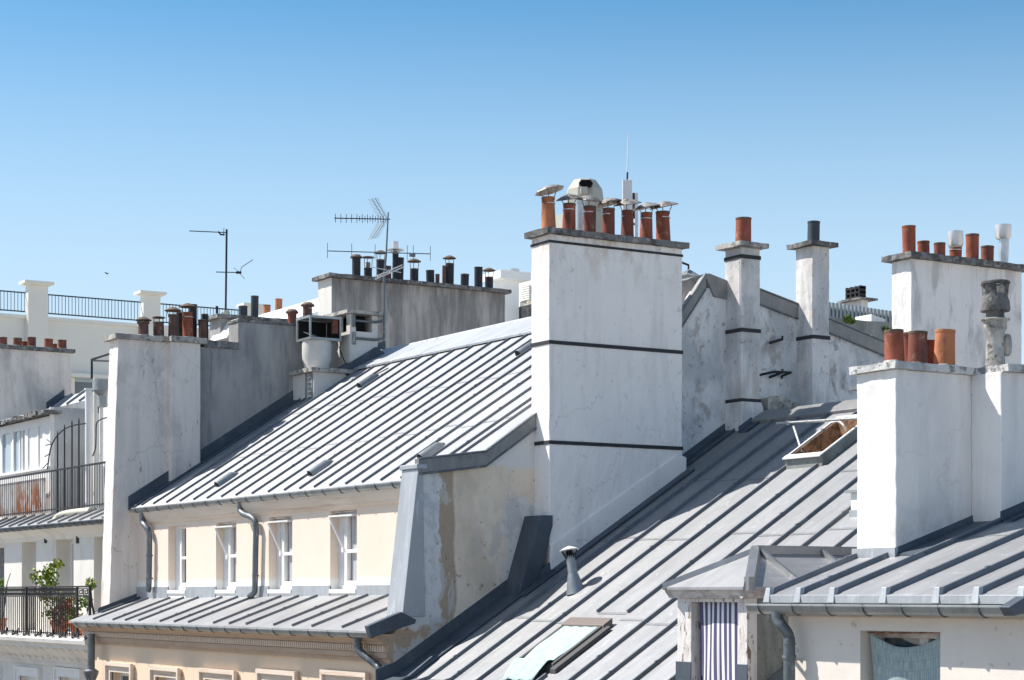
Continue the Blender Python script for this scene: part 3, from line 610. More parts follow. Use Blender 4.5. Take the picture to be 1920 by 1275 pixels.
# small concrete hood at the foot of the gable
a=ux(1425,752,XAB); c=ux(1465,750,XAB)
MB().prism([(XAB-.02,a.y-.1,a.z-.2),(XAB-.02,a.y-.1,a.z+.02),(XAB-.02,(a.y+c.y)/2,a.z+.08),(XAB-.02,c.y+.05,a.z-.02),(XAB-.02,c.y+.05,a.z-.25)],(.35,0,0)).build('hood','concrete',A,bevel=.01)
# rear stack far right on the same wall line
X2=XAB+.45; ya=ux(1709,484,X2).y; yb=ux(1916,507,X2).y; z1=ux(1709,484,X2).z
s=MB().box(X2-.48,X2,ya,yb,1.5,z1).build('chimney_stack','clean_white_plaster',A,bevel=.012,cuts=5,rough=.009); s['label']='broad white rear stack with a row of plain red pots and two metal flues'
crown(s,X2-.48,X2,ya,yb,z1,.095,.12,'dark_concrete')
for (px,pb,pt,w_,mm,kw) in ((1704.7,474,424,24.6,'terracotta',dict(flange=0)),(1732,478,452.7,22,'terracotta',{}),(1762,481,455.7,21,'terracotta',{}),(1791.5,483,459,22.5,'terracotta',dict(sleeve=(459,434,29),band=True)),(1823,487,439.6,24,'terracotta',{}),(1851,490,462,23.5,'terracotta_dark',{}),(1881,492,444,18.5,'galvanised',dict(sleeve=(443,422,31)))):
    pot(s,X2-.24,px,pb,pt,w_,mm,w_*1.02,zb=z1+.085,**kw)
# ---- wall and stacks at the left end
poly=[ux(*q,XL) for q in ((205,1140),(222,633),(318,642),(447,652),(447,600),(668,616))]
zl=poly[-1].z; pl=[(13.55,-.35)]+[(p.y,p.z) for p in poly[1:]]+[(poly[-1].y,3.5),(13.55+1.0,-.0)]
pl=[(poly[0].y-.03,-16),(poly[0].y,poly[0].z)]+[(p.y,p.z) for p in poly[1:3]]+[(poly[2].y,-16)]
LW=MB().prism([(XL,a,c) for a,c in pl],(-.5,0,0)).build('chimney_stack','pinkish_render',A,bevel=.012,cuts=5,rough=.010); LW['label']='tall pinkish battered end stack with rusty hooded pots'
yl0,yl1=poly[1].y,poly[2].y
pA=ux(327,645,XL+.16); pB=ux(376,650,XL+.16); XQ=XL+.16
q=MB().prism([(XQ,poly[2].y-.03,-.2),(XQ,poly[2].y-.03,poly[2].z),(XQ,pB.y,poly[2].z),(XQ,pB.y,-.2)],(-.66,0,0)).build('chimney_stack','pinkish_render',A,bevel=.012,cuts=5,rough=.008); q['label']='narrow pinkish pier stack beside the battered end stack'
y3=ux(447,652,XL).y; y4=poly[-1].y
gz0=ux(376,650,XL).z; gz1=ux(447,603,XL).z
GW=MB().prism([(XL-.003,pB.y,-16),(XL-.003,pB.y,gz0),(XL-.003,y3,gz0),(XL-.003,y3,gz1),(XL-.003,y4+.1,gz1),(XL-.003,y4+.1,3.5),(XL-.003,26,2.5),(XL-.003,26,-16)],(-.5,0,0)).build('chimney_stack','grey_render',A,bevel=.01); GW['label']='long grey rendered wall stack stepping up from the pier'
crown(LW,XL-.5,XL,yl0,yl1-.04,poly[2].z,.10,.10,'concrete'); crown(q,XL-.5,XQ,pA.y-.0,pB.y+.02,poly[2].z,.11,.09,'concrete')
MB().box(XL-.55,XL+.05,pB.y+.13,y3-.01,gz0,gz0+.14).build('crown','dark_concrete',GW,cuts=4,rough=.015)
MB().box(XL-.54,XL+.02,y3-.02,y4+.1,gz1,gz1+.05).build('crown','dark_concrete',GW,cuts=4,rough=.012)
# repair patch of mortar along the foot
zz=poly[2].z+.10
pot(LW,XL-.2,268.6,625,602,20,'terracotta_brown',19,cw=('cone',600,32,2),zb=zz,flange=24); pot(LW,XL-.2,297.5,626,604,21,'terracotta_brown',20,cw=('flat',596,25,2),zb=zz)
pot(q,XL-.1,324.4,628,590,18.5,'terracotta_brown',17.5,cw=('cone',582,33,2),zb=zz); pot(q,XL-.1,352.5,629,586,20,'terracotta',19,cw=('cone',575,33,2),zb=zz+.01,band=True)
pot(q,XL-.38,339,628,586,15,'black_pipe',15,zb=zz+.01); pot(q,XL-.38,361.5,628,571,15,'black_pipe',15,zb=zz+.01)
pot(GW,XL-.2,379.6,637,603,15,'terracotta_brown',15,cw=('flat',601,18,2),zb=gz0+.13); pot(GW,XL-.4,384,636,589,14,'black_pipe',13,zb=gz0+.13)
pot(GW,XL-.25,547.7,608,583,15,'terracotta_dark',18,zb=gz1+.04,flange=25); pot(GW,XL-.25,577,609,570,19,'terracotta_brown',17,zb=gz1+.04,flange=27,band=True)
# louvred vent box against the wall
XV=XL+1.0; yv0=ux(588.5,700,XV).y; yv1=ux(659,700,XV).y+.05; zv1=ux(588.5,697,XV).z; zv0=3.4
b=MB(); wx0,wx1=XL+.68,XV-.09
for (x0_,x1_,y0_,y1_) in ((XL,wx0,yv0,yv1),(wx0,wx1,yv0+.12,yv1),(wx1,XV,yv0,yv1)): b.box(x0_,x1_,y0_,y1_,zv0,zv1)
vb=b.build('vent_box','stone_white',A); b=MB()
for k in range(8):
    z=zv1-.06-k*.098; b.hexa([(wx0,yv0+.0,z-.05),(wx1,yv0,z-.05),(wx1,yv0+.11,z+.02),(wx0,yv0+.11,z+.02),(wx0,yv0,z-.035),(wx1,yv0,z-.035),(wx1,yv0+.11,z+.035),(wx0,yv0+.11,z+.035)])
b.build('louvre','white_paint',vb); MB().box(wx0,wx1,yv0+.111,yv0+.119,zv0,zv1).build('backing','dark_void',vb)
b=MB().box(wx1,wx1+.05,yv0-.02,yv0,zv0+.6,zv1); b.box(wx0-.05,wx0,yv0-.02,yv0,zv0+.6,zv1); b.build('louvre_frame','zinc_gutter',vb)
crown(vb,XL,XV,yv0,yv1,zv1,.085,.1,'concrete')
# round duct with an open metal lantern
xd=XL+.58; yd=ux(594,690,xd).y
b=MB().lathe((xd,yd,zv1+.085),[(.27,0),(.27,.10),(.31,.22),(.31,.62),(.003,.62)],24); b.build('duct','stone_white',vb,smooth=True)
za=zv1+.085+.60; zb_=za+.50; x1_=XL+.92; x0_=x1_-.66; y0_=ux(581,630,x1_).y; y1_=ux(640,630,x1_).y; t=.035; b=MB()
for z in (za,zb_-.05): b.box(x0_,x1_,y0_,y0_+t,z,z+.05); b.box(x0_,x1_,y1_-t,y1_,z,z+.05); b.box(x0_,x0_+t,y0_+t,y1_-t,z,z+.05); b.box(x1_-t,x1_,y0_+t,y1_-t,z,z+.05)
for (xx,yy) in ((x0_,y0_),(x1_-t,y0_),(x0_,y1_-t),(x1_-t,y1_-t)): b.box(xx,xx+t,yy,yy+t,za+.05,zb_-.05)
b.box(x0_+t,x1_-t,y0_+t,y1_-t,zb_-.02,zb_-.005); b.box(x0_+t,x1_-t,y0_+t,y1_-t,za+.0,za+.012)
b.hexa([(x0_+.15,y0_+.1,za+.2),(x1_-.1,y0_+.3,za+.02),(x1_-.1,y0_+.4,za+.02),(x0_+.15,y0_+.2,za+.2),(x0_+.15,y0_+.1,za+.21),(x1_-.1,y0_+.3,za+.03),(x1_-.1,y0_+.4,za+.03),(x0_+.15,y0_+.2,za+.21)])
b.box(x0_+.02,x0_+.03,y0_+.04,y1_-.04,za+.05,zb_-.05,1); b.box(x0_+.05,x1_-.05,y1_-.03,y1_-.02,za+.05,zb_-.05,1); b.box(x1_-.14,x1_-.05,y1_-.16,y1_-.05,za+.16,zb_-.06,2)
b.build('vent_lantern',['zinc_gutter','dark_void','terracotta_dark'],vb)
# square capped chimney with openings
XC=XL+.95; yc0=ux(656,600,XC).y; yc1=ux(708,600,XC).y; zc1=ux(656,588,XC).z
b=MB(); xa=XL+.02
b.box(xa,XC,yc0,yc1,4.0,zc1-.36)
for (x0_,x1_,y0_,y1_) in ((xa,xa+.2,yc0,yc1),(XC-.16,XC,yc0,yc0+.14),(XC-.10,XC,yc1-.13,yc1),(xa+.2,xa+.42,yc0,yc0+.1),(xa+.2,XC-.16,yc1-.1,yc1)): b.box(x0_,x1_,y0_,y1_,zc1-.36,zc1)
b.box(xa+.25,XC-.2,yc0+.2,yc1-.2,zc1-.36,zc1-.01,1)
cc=b.build('chimney_stack',['stone_white','dark_void'],A); cc['label']='square capped stack with open slots under its slab'
crown(cc,xa,XC,yc0,yc1,zc1,.07,.13,'concrete')
# leaning flashing at its foot
q=[ux(*p,XC+.05) for p in ((640,690),(706,650),(722,662),(700,690),(655,715))]
MB().prism(q,(-.3,0,0)).build('flashing','zinc_flashing',A,bevel=.01)
# ================================================================ ANTENNAS
def antenna_mast(name,loc,label): return thing(name,loc,label,'antenna')
# the one on the bracket
xm=XC+.12; pm=ux(717,690,xm); pt_=ux(728,397,xm+.1)
an=antenna_mast('tv_antenna',tuple(ux(717,650,xm)),'tall TV antenna mast with three aerials in front of the streaked grey chimney wall')
b=MB(); q=[ux(720,635,xm),ux(720,520,xm),ux(724,480,xm+.03),ux(728,398,xm+.03)]; b.tube(q,[.028,.026,.02,.015],8); b.build('mast','lead_pipe',an,smooth=True)
for py in (604,637):
    a=ux(664,py-3,XC+.03); c=ux(704,py,XC+.03); e=ux(720,py-3,xm)
    b=MB(); b.tube([a,c,e],.028,6); b.tube([a+Vector((0,0,.13)),a-Vector((0,0,.13))],.04,4); b.build('bracket','lead_pipe',an)
def at_mast(px,py): return ux(px,py,xm+.03)
b=MB(); a=at_mast(627,409); c=at_mast(731,411); b.tube([a,c],.012,6)
for k in range(19):
    t=.02+.86*(k/18)**1.0; p=a.lerp(c,t) ; l=.055 if k%2 else .09
    if k<9 and k%2: continue
    b.tube([p-Vector((0,0,l)),p+Vector((0,0,l))],.007,4)
b.build('yagi_boom','iron_dark',an)
b=MB()
for sgn in (1,-1):
    base=at_mast(720,411); tip=at_mast(700,372 if sgn>0 else 447)
    for off in (0,.13): b.tube([base+Vector((.0,.0,0))+Vector((off,0,0)),tip+Vector((off-.06,0,0))],.006,4)
    for k in range(15): 
        p=base.lerp(tip,.1+.9*k/14); b.tube([p+Vector((-.16,-.05,0)),p+Vector((.12,.05,0))],.004,4)
b.build('reflector_grid','lead_pipe',an)
b=MB(); a=at_mast(614,470.5); c=at_mast(807,476); b.tube([a,c],.011,6)
for t in (.0,.23,.455,.77,.83,1.0):
    p=a.lerp(c,t); b.tube([p+Vector((-.04,.02,-.14)),p+Vector((.04,-.02,.16))],.007,4)
b.box(a.lerp(c,.82).x-.03,a.lerp(c,.82).x+.03,a.lerp(c,.82).y-.06,a.lerp(c,.82).y+.06,a.lerp(c,.82).z-.07,a.lerp(c,.82).z-.01)
b.build('long_boom','lead_pipe',an)
b=MB(); b.tube([at_mast(703,519),at_mast(754,497)],.013,6); b.tube([at_mast(703,524),at_mast(758,500)],.013,6); b.tube([at_mast(697,501),at_mast(752,511)],.009,6)
for t in (.1,.35,.6): 
    p=at_mast(706,520).lerp(at_mast(748,500),t); b.tube([p-Vector((.1,.02,.05)),p+Vector((.1,.02,.02))],.009,4)
b.build('folded_dipole','galvanised',an)
cb=curve([ux(636,650,XV-.1),ux(645,675,XV-.08),ux(660,693,XV+.0),ux(684,708,XV+.3),up(705,702,kA,yA,zA+.05),up(728,690,kA,yA,zA+.05)])
tag(MB().tube(cb,.012,5).build('cable','iron_dark',smooth=True),'thin dark cable sagging from the metal lantern to the zinc roof','cable')
# rear small stack carrying the left antenna
# ---------------------------------------------------------------- group of roofs behind the left end
Rr=thing('rear_house',(-43,19,-16),'low rear house with a bright white sloping roof behind the pinkish stack','building')
X5=-42.0
def zy(px,py,X): v=ux(px,py,X); return v
a=zy(413,597,X5); c=zy(455,600,X5)
s=MB().box(X5-.6,X5,a.y,a.y+1.9,2,a.z).build('chimney_stack','grey_render',Rr); crown(s,X5-.6,X5,a.y,a.y+1.9,a.z,.09,.12,'dark_concrete')
zt5=a.z+.08
pot(s,X5-.3,455.6,600,574,16.5,'slate_pipe',16.5,zb=zt5); pot(s,X5-.3,477,600,555,14.5,'slate_pipe',14.5,zb=zt5); pot(s,X5-.35,407,600,574,5,'black_pipe',5,zb=zt5)
ana=thing('tv_antenna',tuple(ux(423,597,X5-.3)),'thin dark TV antenna with one long arm, standing on the small rear chimney at left','antenna')
am=lambda px,py: ux(px,py,X5-.3)
MB().tube([am(423,596),am(424,520),am(425,430)],.025,8).build('mast','iron_dark',ana)
b=MB(); b.tube([am(355,433),am(424,436)],.011,6); b.tube([am(409,434),am(414,440),am(421,440)],.02,5); b.tube([am(419,442),am(420,428)],.008,4); b.build('upper_boom','iron_dark',ana)
b=MB(); b.tube([am(405,510),am(449,511)],.011,6); b.tube([am(443,511),am(452,511)],.03,6); b.tube([am(450,512),am(453,501),am(474,487)],.008,4); b.tube([am(450,513),am(459,523)],.006,4); b.tube([am(449,510),am(438,502)],.005,4); b.build('lower_boom','iron_dark',ana)
MB().lathe(am(423,590),[(.0,-.1),(.10,-.08),(.12,0),(.09,.09),(.0,.1)],8).build('cable_box','beige_box',ana,smooth=True)
# white sloping roof
r0=uy(474,598,25); r1=uy(640,543,25); zr=r0.z
pl=[uy(400,622,21.4),uy(407,643,20.8),Vector((r1.x,20.5,4.9)),Vector((r1.x+1,25,zr)),Vector((r0.x,25,zr))]
MB().prism(pl,(0,.1,-.25)).build('white_roof','far_white',Rr)
MB().tube([pl[0],pl[4],pl[3]],.06,6).build('roof_edge','far_cream',Rr)
a=uy(452,597,20.2); 
MB().prism([ux(*q,X5+.6) for q in ((425,633),(447,597),(455,600),(455,640))],(-1,0,0)).build('wall_fragment','stone_white',Rr)
zq=zr+.4
for (px,pb,pt) in ((500.5,600,572),(522,600,560.5)): 
    p=uy(px,pb,26.2); pot(Rr,p.x,px,pb,pt,13.5,'terracotta_orange',13.5,zb=p.z,name='chimney_pot')
# the long streaked chimney wall behind the ridge
X6=-42.6; ya=ux(622,517,X6).y; yb=ux(947,550,X6).y; z1=ux(622,520,X6).z
H6=thing('chimney_house',(X6-3,22,-16),'house behind the zinc ridge crowned by a long streaked grey chimney wall with black pipes','building')
s=MB().box(X6-.72,X6,ya,yb,1,z1).build('chimney_stack','streaked_render',H6,bevel=.01,cuts=5,rough=.01); crown(s,X6-.72,X6,ya,yb,z1,.09,.12,'dark_concrete')
MB().box(X6-.72,X6-.0,ya-.006,ya-.002,1,z1-.002).build('sunlit_end_skin','stone_white',s)  # paler skin on the sun-facing end, sunlight put into its colour
MB().box(X6-9,X6-.73,ya+.3,yb+4,-16,5.2).build('body','far_cream',H6)
z6=z1+.08; XX=X6-.3
for (px,pb,pt,w_,mm,kw) in ((668,518,480,16,'black_pipe',dict(flange=23)),(690,519,503,15,'black_pipe',dict(cw=('flat',483,24,2),neck=(492,9,5))),(713.5,520,487,15.5,'black_pipe',dict(cw=('cone',474,25,2))),(720,521,498,12,'terracotta_brown',{}),(729,522,499,10,'terracotta_brown',{}),(741,523,473,11.5,'black_pipe',dict(cw=('flat',469,33,3),sleeve=(467,453,12.5))),(748,524,483.5,16.5,'black_pipe',{}),(776.5,528,504,15.8,'black_pipe',dict(cw=('cone',490,27,2))),(807,530,507,15.5,'black_pipe',{}),(820,531,514,8,'terracotta_brown',{}),(832,532,498,6.5,'terracotta_brown',{}),(842.7,533,494,16,'black_pipe',dict(cw=('cone',484,26,2))),(871,537,514,15.5,'black_pipe',{}),(897,539,501,15.5,'black_pipe',{}),(917,540,519.6,15.5,'black_pipe',dict(cw=('cone',507,25,2)))):
    pot(s,XX,px,pb,pt,w_,mm,zb=z6,**kw)
# ================================================================ BUILDING B : lower house with the broad zinc slope
XC0=-15.95
B=thing('zinc_roofed_house',(-20.5,14,-16),'lower house in the middle with a broad grey zinc roof, a dormer and two skylights','building')
yb0=13.6
def rBf(y): return rB(y) if y>=yb0 else rB(yb0)+.30*(y-yb0)
MB().box(XAB+.01,XC0-.01,13.55,25,-16,-1.35).build('wall','beige_wall',B)
yR=20.0; zR=rB(yR)
b=MB(); prof=[(13.25,rBf(13.25)),(yb0,rBf(yb0)),(yR,zR),(yR,zR-.3),(yb0,rBf(yb0)-.3),(13.25,rBf(13.25)-.05)]
hx0,hx1,hy0,hy1=None,None,None,None
# skylight hole
k_=mB; s0=lambda px,py,h: up(px,py,mB,15.4,-.04+h)
BLc=s0(1480,856,.16); BRc=s0(1545,848,.16); TLc=s0(1552,789,.16)
hx0,hx1,hy0,hy1=BLc.x,BRc.x,BLc.y,TLc.y
def strip(x0,x1,ya,yb_): b.hexa([(x0,ya,rBf(ya)-.1),(x1,ya,rBf(ya)-.1),(x1,yb_,rBf(yb_)-.1),(x0,yb_,rBf(yb_)-.1),(x0,ya,rBf(ya)),(x1,ya,rBf(ya)),(x1,yb_,rBf(yb_)),(x0,yb_,rBf(yb_))])
xa_,xb_=XAB,XC0+.0
strip(xa_,xb_,13.25,yb0); strip(xa_,xb_,yb0,hy0); strip(xa_,hx0,hy0,hy1); strip(hx1,xb_,hy0,hy1); strip(xa_,xb_,hy1,yR)
sB=[-24.18,-23.55,-22.86,-22.17,-21.46,-20.80,-20.15,-19.50,-18.83,-18.15,-17.5,-16.8]
xd0,xd1=-18.72,-17.38     # dormer
sk0=s0(985,1245,.08); sk1=s0(1045,1255,.08); skt=s0(1075,1170,.08)
sx0=s0(1080,1166,.1).x; sx1=s0(1142,1167,.1).x; sy0=s0(975,1240,.1).y; sy1=s0(1080,1166,.1).y
sx0=-22.36; sx1=-21.52; sy0=13.93; sy1=14.66
for x in sB:
    segs=[(13.3,yR-.28)]
    if hx0-.05<x<hx1+.05: segs=[(13.3,hy0-.06),(hy1+.08,yR-.28)]
    if sx0-.08<x<sx1+.08: segs=[(13.3,sy0-.12),(sy1+.42,yR-.28)]
    if xd0<x<xd1: segs=[(15.6,yR-.28)]
    for a,c in segs:
        pts=[(a,rBf(a))]+([(yb0,rBf(yb0))] if a<yb0<c else [])+[(c,rBf(c))]
        batten(b,x,pts,.034,.046,1,random.uniform(-.9,.5))
xs_=[XAB+.3]+sB+[XC0]
for i in range(len(xs_)-1):
    if sx0-.3<xs_[i]<sx1: ys=[15.02,18.2]
    else: ys=[14.88,16.72,18.15]
    for yy in ys:
        if xs_[i]<hx1 and xs_[i+1]>hx0 and yy>17: continue
        if xd0-.3<xs_[i]<xd1+.2 and yy<15.2: continue
        lap(b,xs_[i]+.03,xs_[i+1]-.03,yy+.05*math.sin(i*1.7),rBf,mB)
b.build('zinc_roof',['zinc_roof_warm','zinc_batten_shade_tone'],B)
b=MB(); 
b.hexa([(XAB+.02,yR-.26,rB(yR-.26)+.0),(XC0,yR-.26,rB(yR-.26)+.0),(XC0,yR+.04,zR-.02),(XAB+.02,yR+.04,zR-.02),(XAB+.02,yR-.28,rB(yR-.26)+.05),(XC0,yR-.28,rB(yR-.26)+.05),(XC0,yR+.04,zR+.07),(XAB+.02,yR+.04,zR+.07)])
b.build('ridge_sheet','zinc_coping',B,bevel=.01)
a=ux(1586,742,-21.5)
MB().box(-22.6,XC0,yR+.05,yR+.6,zR-.3,zR+.2).build('ridge_vent','white_paint',B); MB().box(-22.7,XC0,yR-.02,yR+.7,zR+.2,zR+.25).build('ridge_vent_lid','zinc_gutter',B)
MB().hexa([(XAB,yR+.05,1),(XC0,yR+.05,1),(XC0,26,1),(XAB,26,1),(XAB,yR+.05,zR),(XC0,yR+.05,zR),(XC0,26,zR-2.2),(XAB,26,zR-2.2)]).build('rear_roof','zinc_roof_warm',B)
gutter(B,XAB+.1,XC0-.05,13.2,rBf(13.25)-.03)
# soakers along the walls
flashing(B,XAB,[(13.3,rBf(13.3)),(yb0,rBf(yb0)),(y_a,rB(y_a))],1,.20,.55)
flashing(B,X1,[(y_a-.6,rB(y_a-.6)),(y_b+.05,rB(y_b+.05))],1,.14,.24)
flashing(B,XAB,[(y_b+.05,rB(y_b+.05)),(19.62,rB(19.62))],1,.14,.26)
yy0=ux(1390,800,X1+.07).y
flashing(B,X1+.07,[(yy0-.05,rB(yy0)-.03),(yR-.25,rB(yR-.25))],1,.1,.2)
# open hatch skylight
sk=MB(); t=.035; H=.17
def hb(bm,x0,x1,ya,yb_,h0,h1,m=0): bm.hexa([(x0,ya,rB(ya)+h0),(x1,ya,rB(ya)+h0),(x1,yb_,rB(yb_)+h0),(x0,yb_,rB(yb_)+h0),(x0,ya,rB(ya)+h1),(x1,ya,rB(ya)+h1),(x1,yb_,rB(yb_)+h1),(x0,yb_,rB(yb_)+h1)],m)
hb(sk,hx0-t,hx1+t,hy0-t,hy0,-.05,H); hb(sk,hx0-t,hx1+t,hy1,hy1+t,-.05,H); hb(sk,hx0-t,hx0,hy0,hy1,-.05,H); hb(sk,hx1,hx1+t,hy0,hy1,-.05,H)
sko=sk.build('skylight',['painted_metal_panel'],B); sko['label']='open roof hatch with white rim and brown inside'
sk=MB(); r_=.07
hb(sk,hx0-t-.02,hx1+t+.01,hy0-t-.05,hy0-.005,H,H+.02); hb(sk,hx1+.005,hx1+t+.01,hy0-.005,hy1,H,H+.02); hb(sk,hx0-t-.005,hx0-.01,hy0-.005,hy1,H,H+.018); hb(sk,hx0-t-.01,hx1+t+.01,hy1,hy1+t,H,H+.02)
sk.build('frame','white_paint',sko)
sk=MB(); hb(sk,hx0+.002,hx1-.002,hy1-.03,hy1-.002,-.9,H-.01); hb(sk,hx0+.002,hx0+.03,hy0+.01,hy1-.03,-.5,H-.01); sk.build('lining','wood_brown',sko)
sk=MB(); hb(sk,hx0+.03,hx1-.002,hy0+.01,hy1-.03,-.75,-.70); hb(sk,hx1-.03,hx1-.004,hy0+.01,hy1-.03,-.70,H-.01); hb(sk,hx0+.03,hx1-.03,hy0+.002,hy0+.02,-.7,H-.01); sk.build('reveal','interior_cream',sko)
n3=Vector((0,-mB,1)).normalized()
p0=s0(1457,794,.35); p1=s0(1625,783,.35)
rd=MB(); rd.tube([p0,p1],.020,8); rd.tube([p0.lerp(p1,.35),p0.lerp(p1,.36)],.028,8); rd.tube([p0.lerp(p1,.12),p0.lerp(p1,.13)],.04,8)
f0=s0(1488,800,.33); f1=s0(1503,846,.12); rd.tube([f0,f1],.018,6); rd.build('stay_rod','galvanised',sko,smooth=True)
rd=MB(); rd.tube(curve([s0(1560,792,.22),s0(1572,790,.25),s0(1581,797,.22),s0(1586,808,.1),s0(1588,815,-.1)]),.014,6); rd.build('cord','white_paint',sko,smooth=True)
# roof window with cloth pulled over it
sk=MB(); W0=.06; h=.10; e0=.0
hb(sk,sx0-W0,sx0,sy0-.03,sy1,.0,h); hb(sk,sx1,sx1+W0,sy0-.03,sy1,.0,h); hb(sk,sx0,sx1,sy0-.03,sy0+.05,.0,h-.02)
hb(sk,sx1+W0,sx1+W0+.13,sy0-.08,sy1+.05,.0,.07)
k0=sk.build('skylight','skylight_frame',B,bevel=.008); k0['label']='dark framed roof window covered by a pale cloth'
sk=MB(); hb(sk,sx0-W0-.02,sx1+W0+.03,sy1,sy1+.15,.0,h+.012); sk.build('hood','skylight_hood',k0,bevel=.01)
sk=MB(); hb(sk,sx0,sx1,sy0+.05,sy1,.03,.06); sk.build('pane','window_glass',k0)
cl=MB(); nu,nv=14,34; vs=[]
for j in range(nv+1):
    v=j/nv
    for i in range(nu+1):
        u=i/nu; y=sy1-.01-(sy1-sy0+.02)*min(v/.8,1); x=sx0+.015+(sx1-sx0-.02)*u; x-= .0
        hh=.085+.006*math.sin(u*22+v*6)+.014*math.sin(u*9-v*11)*min(1,v*1.5)
        if v>.8:
            w_=(v-.8)/.2; y=sy0-.04-w_*.24; hh=(1-w_)*(.135)+.03+.016*math.sin(u*19+w_*3); x+=(.5-u)*.10*w_-.0*w_
        elif v>.72: hh=max(hh,.085+(v-.72)/.08*.06)
        vs.append((x,y,rBf(y)+hh))
cl.add(vs,[(j*(nu+1)+i,j*(nu+1)+i+1,(j+1)*(nu+1)+i+1,(j+1)*(nu+1)+i) for j in range(nv) for i in range(nu)])
tag(cl.build('cloth','cloth_pale',smooth=True,recalc=False,solid=.006),'pale mint cloth lying over the roof window and hanging off its lower edge','cloth')
# mushroom vent pipe
p=up(1079,1107,mB,15.4,-.04); hd=uy(1067,1031,p.y-.04); vp=MB()
ax=(hd-p).normalized(); Q=ax.to_track_quat('Z','Y').to_matrix(); Lh=(hd-p).length
vp.lathe(p-ax*.06,[(.145,0),(.075,.30)],16,tilt=Q); vp.lathe(p,[(.068,.18),(.062,Lh-.09)],14,tilt=Q)
vo=vp.build('vent_pipe','zinc_gutter',B,smooth=True)
vp=MB(); 
for k in range(14):
    an=2*math.pi*k/14; u=Vector((math.cos(an),math.sin(an),0)); vp.tube([hd-ax*.12+Q@(u*.065),hd+Q@(u*.115)],.006,4)
vp.lathe(hd-ax*.1,[(.05,0),(.05,.09)],10,1,tilt=Q)
vp.lathe(hd,[(.135,-.012),(.14,.0),(.08,.03),(.01,.055),(.01,-.01),(.135,-.012)],18,2,tilt=Q); vp.build('cowl',['iron_dark','soot','white_paint'],vo,smooth=True)
# little white vent box half hidden by the next stack
p=up(1607,968,mB,15.4,-.04); vb2=MB().box(p.x-.12,p.x+.25,p.y,p.y+.3,p.z-.2,p.z+.30); o=vb2.build('vent_box','white_paint',B,bevel=.006); MB().box(p.x-.19,p.x+.3,p.y-.05,p.y+.36,p.z+.30,p.z+.335).build('lid','zinc_gutter',o)
MB().box(p.x-.13,p.x+.26,p.y-.02,p.y+.3,p.z-.1,p.z+.08).build('apron','zinc_pale',o)
# dormer
yD=13.70; e=uy(1400,1100,yD); zE=uy(1320,1101,yD).z; zt_=zE-.02
dl,dr=uy(1270,1150,yD).x,uy(1401,1150,yD).x
ol,orr=uy(1246,1099,yD-.12).x,uy(1403,1100,yD-.12).x
fr=MB(); jw=.15
hl,hr=uy(1296,1150,yD).x,uy(1384,1150,yD).x; zh=uy(1340,1129,yD).z; zb2=-2.2
fr.box(dl,hl,yD,yD+.14,zb2,zh); fr.box(hr,dr,yD,yD+.14,zb2,zh); fr.box(dl,dr,yD+.001,yD+.14,zh,zh+.045)
D=fr.build('dormer','peeling_paint',B,bevel=.006); D['label']='hipped dormer with peeling white jambs and a striped curtain'
fr=MB().box(dl,dr,yD+.03,yD+.14,zh+.045,zE-.10); fr.build('frieze_board','old_white_trim',D)
z0_=uy(1272,1240,yD).z
fr=MB(); fr.box(dl-.015,hl+.01,yD-.015,yD-.003,zb2,z0_); fr.build('jamb_cladding','zinc_flashing',D,bevel=.004)
fr=MB(); fr.box(hr-.01,dr+.015,yD-.015,yD-.003,zb2,uy(1400,1246,yD).z); fr.build('jamb_cladding','zinc_flashing',D,bevel=.004)
# moulding below the eave
pf=[(0,0),(.05,0),(.06,.03),(.10,.07),(.115,.125),(0,.125)]
fr=MB(); fr.prism([(dl-.10,yD-a,zE-.125+c) for a,c in pf],(dr-dl+.20,0,0)); fr.prism([(dr+a,yD-.1,zE-.125+c) for a,c in pf],(0,1.6,0)); fr.build('eave_moulding','old_white_trim',D)
# cheek
q=[(dr-.004,yD+.06,zb2),(dr-.004,yD+.06,zE),(dr-.004,16.2,zE),(dr-.004,16.2,rB(16.2)),(dr-.004,yD+.06,-2.2)]
fr=MB().prism([(dr-.004,yD+.06,zb2),(dr-.004,yD+.06,zE),(dr-.004,15.8,zE),(dr-.004,15.8,-.2)],(-.10,0,0)); fr.build('cheek','painted_metal_panel',D)
fr=MB().prism([(dl+.1,yD+.06,zb2),(dl+.1,yD+.06,zE),(dl+.1,15.8,zE),(dl+.1,15.8,-.2)],(-.10,0,0)); fr.build('cheek','painted_metal_panel',D)
MB().box(hl-.05,hr+.05,yD+.30,yD+.32,zb2,zh+.04).build('pane','blue_glass',D)
# hipped roof
apz=ux(1416,1034,(ol+orr)/2).z; cx=(ol+orr)/2; apy=ux(1416,1034,cx).y
yback=17.2
fr=MB(); Lf=(ol,yD-.14,zE); Rf=(orr+.04,yD-.14,zE); Ap=(cx,apy,apz); Ab=(cx,yback,apz); Rb=(orr+.04,yback,zE); Lb=(ol,yback,zE)
fr.add([Lf,Rf,Ap,Ab,Rb,Lb]+[(v[0],v[1],v[2]-.03) for v in (Lf,Rf,Rb,Lb)],[(0,1,2),(1,4,3,2),(0,2,3,5),(0,6,7,1),(1,7,8,4),(6,9,8,7),(4,8,9,5,3),(5,9,6,0)])
fr.build('dormer_roof','zinc_roof_low',D)
fr=MB()
def hip(a,c,w=.06,h=.05,m=0):
    a,c=Vector(a),Vector(c); t=(c-a).normalized(); s=t.cross(Vector((0,0,1))).normalized()*w; u=Vector((0,0,h)); d=Vector((0,0,-.03))
    fr.hexa([a-s+d,a+s+d,c+s+d,c-s+d,a-s*.7+u,a+s*.7+u,c+s*.7+u,c-s*.7+u],m)
